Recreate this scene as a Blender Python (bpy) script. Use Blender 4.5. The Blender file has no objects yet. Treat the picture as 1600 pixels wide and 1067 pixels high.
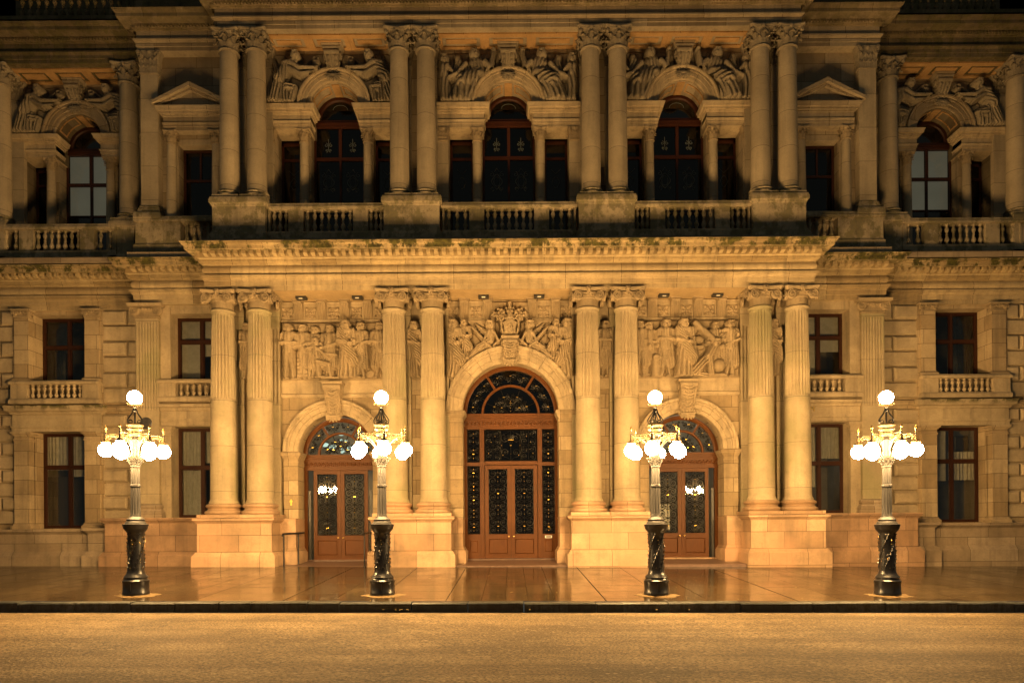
import bpy, bmesh, math, random
import numpy as np
from mathutils import Vector, Matrix
random.seed(7); rng = np.random.default_rng(7)
PI = math.pi; R = math.radians
S = bpy.context.scene; COL = S.collection
EZ = 1.43; F = 1092.0

# ------------------------------------------------------------ mesh builder
class MB:
    def __init__(s): s.v = []; s.f = []
    def add(s, vs, fs):
        b = len(s.v); s.v.extend([tuple(p) for p in vs]); s.f.extend([tuple(b+i for i in f) for f in fs]); return s
    def box(s, x0, x1, y0, y1, z0, z1):
        vs = [(x0,y0,z0),(x1,y0,z0),(x1,y1,z0),(x0,y1,z0),(x0,y0,z1),(x1,y0,z1),(x1,y1,z1),(x0,y1,z1)]
        return s.add(vs, [(3,2,1,0),(4,5,6,7),(0,1,5,4),(1,2,6,5),(2,3,7,6),(3,0,4,7)])
    def cbox(s, x0, x1, y0, y1, z0, z1, b=.03):
        """box whose front face (y0) has chamfered edges"""
        vs = [(x0,y1,z0),(x1,y1,z0),(x1,y1,z1),(x0,y1,z1),
              (x0,y0+b,z0),(x1,y0+b,z0),(x1,y0+b,z1),(x0,y0+b,z1),
              (x0+b,y0,z0+b),(x1-b,y0,z0+b),(x1-b,y0,z1-b),(x0+b,y0,z1-b)]
        fs = [(8,9,10,11)]
        for k in range(4):
            n = (k+1) % 4
            fs += [(k,n,4+n,4+k),(4+k,4+n,8+n,8+k)]
        return s.add(vs, fs)
    def prism(s, pts, y0, y1):
        """closed outline in XZ pushed from y0 to y1"""
        n = len(pts)
        vs = [(x,y0,z) for x,z in pts]+[(x,y1,z) for x,z in pts]
        fs = [tuple(range(n)), tuple(reversed(range(n,2*n)))]
        fs += [(i,n+i,n+(i+1)%n,(i+1)%n) for i in range(n)]
        return s.add(vs, fs)
    def lathe(s, prof, c=(0,0,0), seg=24, caps=True, a0=0.0, rad=None):
        n = len(prof); vs = []; fs = []
        for r,z in prof:
            for k in range(seg):
                a = a0+2*PI*k/seg
                rr = rad(r,z,a) if rad else r
                vs.append((c[0]+rr*math.cos(a), c[1]+rr*math.sin(a), c[2]+z))
        for i in range(n-1):
            for k in range(seg):
                k2 = (k+1) % seg
                fs.append((i*seg+k, i*seg+k2, (i+1)*seg+k2, (i+1)*seg+k))
        if caps: fs += [tuple(reversed(range(seg))), tuple(range((n-1)*seg, n*seg))]
        return s.add(vs, fs)
    def sqlathe(s, prof, c=(0,0,0), hx=1, hy=1):
        """mouldings round a rectangular block: prof = (grow, z)"""
        vs = []; fs = []; n = len(prof)
        for o,z in prof:
            a, b = hx+o, hy+o
            vs += [(c[0]-a,c[1]-b,c[2]+z),(c[0]+a,c[1]-b,c[2]+z),(c[0]+a,c[1]+b,c[2]+z),(c[0]-a,c[1]+b,c[2]+z)]
        for i in range(n-1):
            for k in range(4):
                k2 = (k+1) % 4
                fs.append((i*4+k, i*4+k2, (i+1)*4+k2, (i+1)*4+k))
        fs += [(3,2,1,0), tuple(range((n-1)*4, n*4))]
        return s.add(vs, fs)
    def tube(s, pts, r, n=5, taper=None):
        P = [Vector(p) for p in pts]; m = len(P); vs = []; fs = []
        up = Vector((0,1,0)); 
        for i,p in enumerate(P):
            t = (P[min(i+1,m-1)]-P[max(i-1,0)])
            if t.length < 1e-9: t = Vector((0,0,1))
            t.normalize()
            u = up if abs(t.dot(up)) < .9 else Vector((1,0,0))
            a = t.cross(u).normalized(); b = t.cross(a)
            rr = r*(taper(i/(m-1)) if taper else 1)
            for k in range(n):
                an = 2*PI*k/n
                vs.append(p+a*(rr*math.cos(an))+b*(rr*math.sin(an)))
        for i in range(m-1):
            for k in range(n):
                k2 = (k+1)%n
                fs.append((i*n+k,i*n+k2,(i+1)*n+k2,(i+1)*n+k))
        fs += [tuple(reversed(range(n))), tuple(range((m-1)*n,m*n))]
        return s.add(vs, fs)
    def sphere(s, c, r, seg=10, rings=6, sc=(1,1,1)):
        vs = [(c[0],c[1],c[2]-r*sc[2])]; fs = []
        for i in range(1,rings):
            t = -PI/2+PI*i/rings
            for k in range(seg):
                a = 2*PI*k/seg
                vs.append((c[0]+r*sc[0]*math.cos(t)*math.cos(a), c[1]+r*sc[1]*math.cos(t)*math.sin(a), c[2]+r*sc[2]*math.sin(t)))
        vs.append((c[0],c[1],c[2]+r*sc[2])); L = len(vs)-1
        for k in range(seg):
            k2=(k+1)%seg
            fs.append((0,1+k2,1+k)); fs.append((L,L-seg+k,L-seg+k2))
            for i in range(rings-2):
                fs.append((1+i*seg+k,1+i*seg+k2,1+(i+1)*seg+k2,1+(i+1)*seg+k))
        return s.add(vs, fs)
    def sweep(s, plan, prof, caps=True):
        """profile (out, z) carried along an axis-aligned plan line with mitred corners; out = towards -Y on front faces"""
        n = len(plan); m = len(prof); dirs = []
        for i in range(n-1):
            d = Vector((plan[i+1][0]-plan[i][0], plan[i+1][1]-plan[i][1])).normalized()
            dirs.append(Vector((d.y,-d.x)))
        vs = []; fs = []
        for i in range(n):
            if i == 0: o = dirs[0]
            elif i == n-1: o = dirs[-1]
            else:
                a,b = dirs[i-1],dirs[i]; o = (a+b)/(1+a.dot(b))
            for q,z in prof: vs.append((plan[i][0]+o.x*q, plan[i][1]+o.y*q, z))
        for i in range(n-1):
            for k in range(m-1):
                fs.append((i*m+k,(i+1)*m+k,(i+1)*m+k+1,i*m+k+1))
        if caps: fs += [tuple(range(m)), tuple(reversed(range((n-1)*m,n*m)))]
        return s.add(vs, fs)
    def arc(s, cx, cz, prof, a0=0, a1=PI, n=24):
        """profile (radius, y) carried round an arc in the XZ plane; closed profile"""
        m = len(prof); vs = []; fs = []
        for i in range(n+1):
            a = a0+(a1-a0)*i/n
            for r,y in prof: vs.append((cx+r*math.cos(a), y, cz+r*math.sin(a)))
        for i in range(n):
            for k in range(m):
                k2=(k+1)%m
                fs.append((i*m+k,i*m+k2,(i+1)*m+k2,(i+1)*m+k))
        fs += [tuple(range(m)), tuple(reversed(range(n*m,(n+1)*m)))]
        return s.add(vs, fs)
    def rot(s, start, M):
        for i in range(start, len(s.v)): s.v[i] = tuple(M @ Vector(s.v[i]))
        return s
    def mesh(s, name, mat, smooth=35, recalc=True):
        me = bpy.data.meshes.new(name); me.from_pydata(s.v, [], s.f)
        if recalc:
            bm = bmesh.new(); bm.from_mesh(me); bmesh.ops.recalc_face_normals(bm, faces=bm.faces); bm.to_mesh(me); bm.free()
        if smooth:
            me.polygons.foreach_set('use_smooth', [True]*len(me.polygons))
            me.set_sharp_from_angle(angle=R(smooth))
        me.materials.append(mat); return me

WL = {}
def twomat(a, b, name, ma, mb_, smooth=50):
    """one mesh out of two builders, each with its own material"""
    n = len(a.f); a.add(b.v, b.f); me = a.mesh(name, ma, smooth); me.materials.append(mb_)
    for i in range(n, len(a.f)): me.polygons[i].material_index = 1
    return me
def place(name, me, parent=None, loc=(0,0,0), rz=0, sc=None):
    o = bpy.data.objects.new(name, me); COL.objects.link(o)
    w = Vector(loc); WL[o] = w
    if parent is not None:
        o.parent = parent; o.location = w-WL[parent]
    else: o.location = w
    o.rotation_euler = (0,0,rz)
    if sc: o.scale = sc
    return o
def part(name, mb, mat, parent, smooth=35, label=None):
    o = place(name, mb.mesh(name, mat, smooth), parent, WL[parent])
    # geometry given in world coordinates: shift to the parent's place
    off = WL[parent]
    if off.length: o.data.transform(Matrix.Translation(-off))
    if label: o['label'] = label
    return o
def empty(name, label, cat, loc=(0,0,0), group=None):
    o = place(name, None, None, loc); tag(o, label, cat, group); return o
def tag(o, label, cat, group=None, kind=None):
    if label: o['label'] = label
    if cat: o['category'] = cat
    if group: o['group'] = group
    if kind: o['kind'] = kind
    return o

# ------------------------------------------------------------ materials
class NT:
    def __init__(s, name):
        s.m = bpy.data.materials.new(name); s.m.use_nodes = True
        s.t = s.m.node_tree; s.t.nodes.clear()
    def n(s, typ, props=None, **inp):
        nd = s.t.nodes.new(typ)
        for k,v in (props or {}).items(): setattr(nd, k, v)
        for k,v in inp.items():
            key = k.replace('_',' ')
            sk = nd.inputs[int(k[1:])] if (k[0]=='i' and k[1:].isdigit()) else nd.inputs[key]
            if isinstance(v, bpy.types.NodeSocket): s.t.links.new(v, sk)
            else: sk.default_value = v
        return nd
    def math(s, op, a, b=0.0, clamp=False):
        nd = s.n('ShaderNodeMath', {'operation':op,'use_clamp':clamp}, i0=a, i1=b); return nd.outputs[0]
    def ramp(s, fac, stops):
        nd = s.n('ShaderNodeValToRGB', None, Fac=fac); e = nd.color_ramp.elements
        while len(e) < len(stops): e.new(.5)
        for el,(p,c) in zip(e, stops):
            el.position = p; el.color = c if len(c)==4 else (*c,1)
        return nd.outputs[0]
    def mix(s, f, a, b, mode='MIX'):
        nd = s.t.nodes.new('ShaderNodeMix'); nd.data_type='RGBA'; nd.blend_type=mode
        for sk,v in ((nd.inputs[0],f),(nd.inputs[6],a),(nd.inputs[7],b)):
            if isinstance(v, bpy.types.NodeSocket): s.t.links.new(v, sk)
            else: sk.default_value = v if not isinstance(v,tuple) or len(v)==4 else (*v,1)
        return nd.outputs[2]
    def noise(s, vec, scale, detail=4, rough=.55, dist=0.0):
        nd = s.n('ShaderNodeTexNoise', None, Vector=vec, Scale=scale, Detail=detail, Roughness=rough, Distortion=dist); return nd.outputs[0]
    def vscale(s, vec, sc):
        nd = s.n('ShaderNodeVectorMath', {'operation':'MULTIPLY'}, i0=vec, i1=sc); return nd.outputs[0]
    def out(s, sh, disp=None):
        o = s.n('ShaderNodeOutputMaterial', None, Surface=sh); return s.m

def stone(name, col, joint=None, var=.12, soot=.35, moss=0.0, mossz=None, rough=.88, drum=None, bump=.5, streak=.35, fine=1.0, tint=None):
    t = NT(name); g = t.n('ShaderNodeNewGeometry'); pos = g.outputs['Position']
    sep = t.n('ShaderNodeSeparateXYZ', None, Vector=pos); sn = t.n('ShaderNodeSeparateXYZ', None, Vector=g.outputs['True Normal'])
    side = t.math('GREATER_THAN', t.math('ABSOLUTE', sn.outputs[0]), .8)
    u = t.math('ADD', t.math('MULTIPLY', sep.outputs[0], t.math('SUBTRACT',1.0,side)), t.math('MULTIPLY', sep.outputs[1], side))
    flat = t.math('GREATER_THAN', t.math('ABSOLUTE', sn.outputs[2]), .8)
    n1 = t.noise(pos, .9, 5, .6); n2 = t.noise(pos, 7.0, 6, .65); n3 = t.noise(pos, 55.0, 3, .6)
    st = t.noise(t.vscale(pos,(3.6,3.6,.28)), 1.0, 5, .6)
    c = tuple(col); dk = tuple(x*(1-var*1.6) for x in c); lt = tuple(min(1,x*(1+var*1.1)) for x in c)
    base = t.mix(t.ramp(n1,[(.3,(0,0,0)),(.7,(1,1,1))]), dk, lt)
    hgt = t.math('ADD', t.math('MULTIPLY', n2, .6), t.math('MULTIPLY', n3, .35*fine))
    if joint:
        rh, bw = joint
        v = t.n('ShaderNodeCombineXYZ', None, X=u, Y=sep.outputs[2], Z=0.0).outputs[0]
        br = t.n('ShaderNodeTexBrick', {'offset':.43,'squash':1.0}, Vector=v, Color1=(1.0,.98,.95,1), Color2=(.60,.54,.46,1), Mortar=(.17,.135,.10,1), Scale=1.0, **{'Mortar_Size':.009,'Mortar_Smooth':.25,'Bias':-.15,'Brick_Width':bw,'Row_Height':rh})
        k = t.mix(flat, br.outputs[0], (1,1,1))
        base = t.mix(1.0, base, k, 'MULTIPLY')
        hgt = t.math('SUBTRACT', hgt, t.math('MULTIPLY', br.outputs[1], 1.6))
    if drum:
        w = t.math('FRACT', t.math('DIVIDE', t.math('ADD', sep.outputs[2], drum[1]), drum[0]))
        ln = t.math('LESS_THAN', w, .016/drum[0])
        idx = t.math('FLOOR', t.math('DIVIDE', t.math('ADD', sep.outputs[2], drum[1]), drum[0]))
        col_i = t.math('ROUND', t.math('MULTIPLY', sep.outputs[0], .9))
        wn = t.n('ShaderNodeTexWhiteNoise', {'noise_dimensions':'2D'}, Vector=t.n('ShaderNodeCombineXYZ',None,X=idx,Y=col_i,Z=0.0).outputs[0]).outputs[0]
        base = t.mix(t.math('MULTIPLY', wn, .35), base, tuple(x*.62 for x in c))
        base = t.mix(t.math('MULTIPLY', ln, .75), base, (.06,.045,.03))
        hgt = t.math('SUBTRACT', hgt, t.math('MULTIPLY', ln, 1.2))
    base = t.mix(t.math('MULTIPLY', t.ramp(st,[(.5,(0,0,0)),(.72,(1,1,1))]), streak), base, (.085,.068,.05))
    base = t.mix(t.math('MULTIPLY', t.ramp(n2,[(.52,(0,0,0)),(.78,(1,1,1))]), soot), base, (.075,.06,.045))
    base = t.mix(t.math('MULTIPLY', t.ramp(t.noise(t.vscale(pos,(1,1,1.8)), 15.0, 4, .7),[(.42,(0,0,0)),(.68,(1,1,1))]), .30), base, tuple(x*.55 for x in c))
    if tint: base = t.mix(t.math('MULTIPLY', t.ramp(t.noise(pos,.55,3,.5),[(.5,(0,0,0)),(.68,(1,1,1))]), .55), base, tint)
    if moss:
        mn = t.noise(t.vscale(pos,(1.0,1.0,.8)), 1.7, 6, .7)
        th = t.ramp(mn,[(.455,(0,0,0)),(.53,(1,1,1))])
        f = t.math('MULTIPLY', th, moss)
        if mossz:
            m1 = t.n('ShaderNodeMapRange', None, Value=sep.outputs[2], **{'From_Min':mossz[0],'From_Max':mossz[1]}).outputs[0]
            f = t.math('MULTIPLY', f, m1)
        base = t.mix(f, base, t.mix(t.ramp(n2,[(.4,(0,0,0)),(.62,(1,1,1))]), (.020,.020,.006), (.085,.080,.016)))
    bp = t.n('ShaderNodeBump', None, Strength=bump, Distance=.012, Height=hgt)
    p = t.n('ShaderNodeBsdfPrincipled', None, Base_Color=base, Roughness=rough, Normal=bp.outputs[0])
    p.inputs['Specular IOR Level'].default_value = .3
    return t.out(p.outputs[0])

def simple(name, col, rough=.5, metal=0, noise=0.0, nscale=20, bump=0.0, spec=.5, col2=None):
    t = NT(name); g = t.n('ShaderNodeNewGeometry'); pos = g.outputs['Position']
    n1 = t.noise(pos, nscale, 5, .6)
    b = t.mix(t.ramp(n1,[(.32,(0,0,0)),(.7,(1,1,1))]), tuple(col), tuple(col2 or [x*(1-noise) for x in col])) if (noise or col2) else (*col,1)
    p = t.n('ShaderNodeBsdfPrincipled', None, Base_Color=b, Roughness=rough, Metallic=metal)
    p.inputs['Specular IOR Level'].default_value = spec
    if bump:
        bp = t.n('ShaderNodeBump', None, Strength=bump, Distance=.01, Height=n1); t.t.links.new(bp.outputs[0], p.inputs['Normal'])
    return t.out(p.outputs[0])

def wood(name, col, col2):
    t = NT(name); g = t.n('ShaderNodeNewGeometry'); pos = g.outputs['Position']
    n1 = t.noise(t.vscale(pos,(14,14,1.1)), 2.2, 6, .65, .4); n2 = t.noise(pos, 2.0, 3)
    b = t.mix(n1, tuple(col), tuple(col2)); b = t.mix(t.math('MULTIPLY',t.ramp(n2,[(.45,(0,0,0)),(.7,(1,1,1))]),.4), b, tuple(x*.45 for x in col))
    bp = t.n('ShaderNodeBump', None, Strength=.2, Distance=.004, Height=n1)
    p = t.n('ShaderNodeBsdfPrincipled', None, Base_Color=b, Roughness=.5, Normal=bp.outputs[0]); p.inputs['Specular IOR Level'].default_value=.25
    return t.out(p.outputs[0])

def glass(name, tint=.35, rough=.03, wav=.02, k=1.7):
    t = NT(name); g = t.n('ShaderNodeNewGeometry')
    nz = t.noise(g.outputs['Position'], 2.2, 2)
    bp = t.n('ShaderNodeBump', None, Strength=wav, Distance=.05, Height=nz)
    fr = t.n('ShaderNodeFresnel', None, IOR=1.52, Normal=bp.outputs[0])
    tr = t.n('ShaderNodeBsdfTransparent', None, Color=(tint,tint,tint*.95,1))
    gl = t.n('ShaderNodeBsdfGlossy', None, Color=(1,1,1,1), Roughness=rough, Normal=bp.outputs[0])
    f = t.math('MULTIPLY', fr.outputs[0], k, True)
    mx = t.n('ShaderNodeMixShader', None, Fac=f, i1=tr.outputs[0], i2=gl.outputs[0])
    return t.out(mx.outputs[0])

SC = (.41,.32,.20)
M = {}
M['ashlar'] = stone('ashlar_stone', SC, (.56,1.25), .2, .36, streak=.48)
M['wing'] = stone('wing_ashlar_stone', (.43,.335,.21), (.587,1.4), .16, .28, streak=.38)
M['smooth'] = stone('dressed_stone', SC, None, .2, .36, streak=.5)
M['block'] = stone('rusticated_stone', (.43,.335,.21), None, .2, .28, streak=.3, bump=.6)
M['ent'] = stone('entablature_stone', (.46,.36,.215), (3.0,2.1), .2, .36, streak=.5)
M['cornice'] = stone('weathered_cornice_stone', (.44,.34,.19), (3.0,1.3), .2, .45, moss=.95, mossz=(11.76,11.84), streak=.5)
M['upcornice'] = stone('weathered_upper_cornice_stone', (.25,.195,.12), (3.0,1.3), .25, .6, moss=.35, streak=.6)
M['column'] = stone('column_drum_stone', (.42,.335,.21), None, .16, .26, drum=(1.72,.55), streak=.32, tint=(.22,.21,.10), rough=.8)
M['upcolumn'] = stone('upper_column_stone', (.38,.305,.20), None, .14, .2, drum=(1.35,.2), streak=.3)
M['carved'] = stone('carved_stone', (.33,.25,.15), None, .16, .4, streak=.45, bump=.8, fine=1.3)
M['dark'] = stone('blackened_stone', (.15,.115,.065), (3.0,1.3), .3, .6, moss=.5, streak=.65)  # weathered black stone, with the dimmer corner light painted into its colour
M['updark'] = stone('dimmed_sooty_upper_wall_stone', (.17,.135,.085), (.72,1.5), .2, .45, streak=.5)  # sooty far-bay stone, base colour also dimmed to paint in the light falloff
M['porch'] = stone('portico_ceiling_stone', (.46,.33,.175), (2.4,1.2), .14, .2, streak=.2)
M['ledge'] = stone('ledge_stone', (.42,.33,.205), None, .18, .3, moss=.9, mossz=(6.30,6.46), streak=.4)
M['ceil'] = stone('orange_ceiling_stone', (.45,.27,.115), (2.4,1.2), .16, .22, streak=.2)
M['upcarved'] = stone('sooty_carved_stone', (.25,.205,.14), None, .2, .55, streak=.5, bump=.9, fine=1.3)
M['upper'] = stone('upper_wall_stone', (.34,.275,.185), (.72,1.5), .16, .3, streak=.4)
M['balus'] = stone('balustrade_stone', (.32,.26,.17), None, .2, .45, moss=.55, streak=.55)
M['granite'] = stone('pink_granite', (.43,.295,.185), (.62,1.45), .22, .30, streak=.36, rough=.6, bump=.35, tint=(.42,.24,.14))
M['granite2'] = stone('stained_pink_granite', (.35,.225,.14), (.62,1.45), .24, .38, streak=.5, rough=.65, bump=.4)
M['plinth'] = stone('weathered_plinth_stone', (.36,.285,.20), (.95,1.9), .18, .35, streak=.42, rough=.75, bump=.4)
M['step'] = simple('doorstep_stone', (.16,.10,.075), .35, 0, .4, 6, .3)
M['wood'] = wood('varnished_door_wood', (.125,.041,.006), (.068,.021,.003))
M['frame'] = wood('dark_window_wood', (.05,.017,.008), (.028,.010,.005))
M['upframe'] = wood('red_window_wood', (.07,.020,.008), (.032,.010,.004))
M['glass'] = glass('window_glass', .75, k=1.2)
M['doorglass'] = glass('door_glass', .35)
M['sideglass'] = glass('side_door_glass', .7)
M['upglass'] = glass('dark_window_glass', .3, k=.9)
M['iron'] = simple('black_wrought_iron', (.018,.017,.016), .38, .6, .3, 30, .1)
M['gold'] = simple('gilding', (.85,.55,.12), .3, 1.0)
M['brass'] = simple('aged_brass', (.45,.29,.10), .35, 1.0)
M['lampbrass'] = simple('dull_gilt_cast_iron', (.07,.048,.02), .5, .4, .4, 30, .1)
M['lampiron'] = simple('black_painted_cast_iron', (.014,.014,.016), .28, 0, .3, 25, .15, .6)
M['lampgrey'] = simple('dark_grey_painted_cast_iron', (.018,.017,.017), .55, .0, .3, 25, .1, .3)
M['interior'] = simple('room_wall_plaster', (.16,.145,.11), .9, 0, .3, 1.5)
M['darkroom'] = simple('unlit_room_wall', (.012,.011,.010), .9)
M['blind0'] = simple('roller_blind_cloth', (.62,.66,.56), .85, 0, .1, 2)
M['curtain'] = simple('grey_curtain_cloth', (.42,.41,.36), .9, 0, .25, 5)
M['emblem'] = simple('frosted_emblem', (.11,.125,.11), .8)
M['etch'] = simple('etched_glass_frosting', (.05,.055,.05), .8)
M['bluegrey'] = simple('dark_grey_fitting_paint', (.03,.028,.026), .45)
M['lens'] = simple('floodlight_lens', (.8,.78,.7), .15)
M['white'] = simple('white_card', (.8,.8,.76), .7)
M['black'] = simple('matt_black_plastic', (.012,.012,.012), .5)
M['plaque'] = simple('grey_metal_plaque', (.13,.12,.115), .35, .5, .4, 12, .2)
M['rail'] = simple('black_painted_handrail', (.012,.012,.013), .35)

def emit(name, col, st):
    t = NT(name); e = t.n('ShaderNodeEmission', None, Color=(*col,1), Strength=st); return t.out(e.outputs[0])
GLOBE = 640.0
M['globe'] = emit('glowing_globe', (1.0,.60,.225), GLOBE)

def glowcloth(name,col,st):
    """thin blind with the room light behind it"""
    t=NT(name); g=t.n('ShaderNodeNewGeometry'); n1=t.noise(g.outputs['Position'],1.1,3)
    d=t.n('ShaderNodeBsdfDiffuse',None,Color=(*col,1)); e=t.n('ShaderNodeEmission',None,Color=(*col,1),Strength=t.math('MULTIPLY',st,t.math('ADD',.75,t.math('MULTIPLY',n1,.5))))
    a=t.n('ShaderNodeAddShader',None,i0=d.outputs[0],i1=e.outputs[0]); return t.out(a.outputs[0])
M['blind']=glowcloth('lit_blind_cloth',(.60,.55,.38),.13)
M['lobby']=emit('lobby_lamp',(.74,1.0,.84),1.25)
M['roomlamp']=emit('ceiling_lamp_shade',(1,.93,.78),22.0)
M['lobbylamp']=emit('lobby_lamp_shade',(1,.92,.74),170.0)
M['lobbywall']=simple('lobby_wall_plaster',(.40,.37,.30),.8,0,.3,2)
# ------------------------------------------------------------ the city hall
HALL = empty('city_hall', 'classical stone city hall with paired columns, carved panels and three arched doorways', 'city hall', (0,27.6,0))
Yp, Yb, Yf = 26.35, 27.85, 28.55
Xp, Xb, Xe = 11.45, 14.95, 25.0
YW = 27.65          # portico wall
YD = 28.3           # doors

def mir(pl): return pl+[(-x,y) for x,y in reversed(pl)]

# --- walls with openings
def wall(mb, x0, x1, z0, z1, Y, depth, ops):
    """front skin at Y with openings (xa,xb,za,zb,arched); reveals run back by depth"""
    xs = sorted({x0,x1,*[o[0] for o in ops],*[o[1] for o in ops]})
    zs = sorted({z0,z1,*[o[2] for o in ops],*[o[3]+((o[1]-o[0])/2 if o[4] else 0) for o in ops]})
    for i in range(len(xs)-1):
        for j in range(len(zs)-1):
            cx,cz = (xs[i]+xs[i+1])/2,(zs[j]+zs[j+1])/2
            if any(o[0]<cx<o[1] and o[2]<cz<o[3]+((o[1]-o[0])/2 if o[4] else 0) for o in ops): continue
            mb.add([(xs[i],Y,zs[j]),(xs[i+1],Y,zs[j]),(xs[i+1],Y,zs[j+1]),(xs[i],Y,zs[j+1])],[(0,1,2,3)])
    for xa,xb,za,zb,ar in ops:
        D = Y+depth
        mb.add([(xa,Y,za),(xa,D,za),(xa,D,zb),(xa,Y,zb)],[(0,1,2,3)])
        mb.add([(xb,Y,za),(xb,D,za),(xb,D,zb),(xb,Y,zb)],[(3,2,1,0)])
        if ar != 2: mb.add([(xa,Y,za),(xb,Y,za),(xb,D,za),(xa,D,za)],[(0,1,2,3)])
        if ar is None: continue
        if not ar:
            mb.add([(xa,Y,zb),(xb,Y,zb),(xb,D,zb),(xa,D,zb)],[(3,2,1,0)])
        else:
            r=(xb-xa)/2; c=(xa+xb)/2; n=28; T=zb+r
            for k in range(n):
                a,b=PI-PI*k/n,PI-PI*(k+1)/n
                p,q=(c+r*math.cos(a),zb+r*math.sin(a)),(c+r*math.cos(b),zb+r*math.sin(b))
                mb.add([(p[0],Y,p[1]),(q[0],Y,q[1]),(q[0],Y,T),(p[0],Y,T)],[(0,1,2,3)])
                mb.add([(p[0],Y,p[1]),(q[0],Y,q[1]),(q[0],D,q[1]),(p[0],D,p[1])],[(3,2,1,0)])

# portico wall
m = MB()
wall(m, -Xp, Xp, -.5, 10.6, YW, .7, [(-8.4,-5.4,.0,4.49,True),(5.4,8.4,.0,4.49,True),(-1.92,1.92,.0,6.06,True)])
for sx in (-1,1): m.add([(sx*Xp,YW,-.5),(sx*Xp,28.2,-.5),(sx*Xp,28.2,10.6),(sx*Xp,YW,10.6)],[(0,1,2,3)])
part('portico_wall', m, M['ashlar'], HALL, 0)

# wing walls next to the portico, with two windows each
WIN_IN = (11.66, 13.62)
for sx in (-1,1):
    m = MB(); a,b = sorted((sx*WIN_IN[0],sx*WIN_IN[1]))
    x0,x1 = sorted((sx*Xp,sx*Xb))
    wall(m, x0, x1, -.6, 10.6, 28.05, .72, [(a,b,1.95,5.6,False),(a,b,6.72,10.12,False)])
    m.add([(sx*Xb,28.05,-.6),(sx*Xb,28.9,-.6),(sx*Xb,28.9,10.6),(sx*Xb,28.05,10.6)],[(0,1,2,3)])
    part('wing_wall', m, M['smooth'], HALL, 0)
    m = MB(); c = sx*18.42
    wall(m, *sorted((sx*Xb,sx*Xe)), -.6, 10.6, 28.66, .72, [(c-1.12,c+1.12,1.55,5.5,False),(c-1.12,c+1.12,6.76,10.3,False)])
    part('wing_wall', m, M['wing'], HALL, 0)
    # rusticated blocks
    rs = random.Random(3+sx)
    for x0,x1,s0 in ((15.0,16.68,1.72),(20.16,Xe,1.72),(15.0,16.68,6.64),(20.16,Xe,6.64)):
        row = 0; z = s0; m = MB(); top = 6.2 if s0 < 2 else 10.44
        h = (top-s0)/8 if s0 < 2 else (top-s0)/6
        while z < top-.1:
            zt = z+h
            if row % 2 == 0:
                m.cbox(*sorted((sx*x0,sx*x1)), 28.50, 28.72, z+.03, zt-.03, .03)
            else:
                x = x0; first = True
                while x < x1-.05:
                    w = .62 if first else 1.06
                    if x1-x-w < .35: w = x1-x
                    m.cbox(*sorted((sx*(x+.03),sx*(min(x+w,x1)-.03))), 28.44, 28.72, z+.03, zt-.03, .075)
                    x += w; first = not first
            z += h; row += 1
        m.box(*sorted((sx*(x0+.02),sx*(x1-.02))), 28.63, 28.655, s0+.02, top-.02)
        part('rusticated_stonework', m, M['block'], HALL, 0)

# --- great lower entablature, sweeping round all the projections
plan = mir([(-Xe,Yf),(-Xb,Yf),(-Xb,Yb),(-Xp,Yb),(-Xp,Yp)])
arch_prof = [(-1.35,10.45),(0,10.45),(0,10.62),(.035,10.63),(.035,10.80),(.07,10.81),(.08,10.86),(.13,10.93),(.15,10.94),(.15,11.0),(.02,11.02)]
fr = [(.02,11.02)]+[(.02+.085*math.sin(PI*k/8),11.02+.36*k/8) for k in range(1,8)]+[(.02,11.38)]
part('architrave', MB().sweep(plan, arch_prof+[(-1.35,11.02)], True), M['ent'], HALL, 40)
part('frieze', MB().sweep(plan, [(-1.3,11.021)]+fr+[(-1.3,11.381)], True), M['ent'], HALL, 40)
m = MB().sweep(plan, [(-1.2,11.382),(.08,11.382),(.10,11.42),(.16,11.47),(.18,11.48),(.18,11.56),(.24,11.6),(.24,11.80),(.52,11.82),(.54,11.80),(.56,11.81),(.57,11.92),(.60,11.93),(.66,11.99),(.69,12.03),(.69,12.06),(.30,12.16),(-1.2,12.2)], True)
def along(plan, pitch, off):
    """points with outward normals along a plan line"""
    for i in range(len(plan)-1):
        a,b = Vector(plan[i]),Vector(plan[i+1]); d=(b-a); L=d.length; d.normalize(); n=Vector((d.y,-d.x))
        k=max(1,int(round((L+2*off*0)/pitch)))
        for j in range(k):
            yield a+d*(L*(j+.5)/k)+n*off, d, n
for p,d,n in along(plan,.285,.24):
    w=.075
    q=[p-d*w,p+d*w,p+d*w+n*.22,p-d*w+n*.22]
    m.add([(v.x,v.y,11.63) for v in q[:2]]+[(v.x,v.y,11.68) for v in q[2:]]+[(v.x,v.y,11.815) for v in q],[(0,1,2,3),(7,6,5,4),(0,4,5,1),(1,5,6,2),(2,6,7,3),(3,7,4,0)])
part('cornice', m, M['cornice'], HALL, 40)

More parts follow.
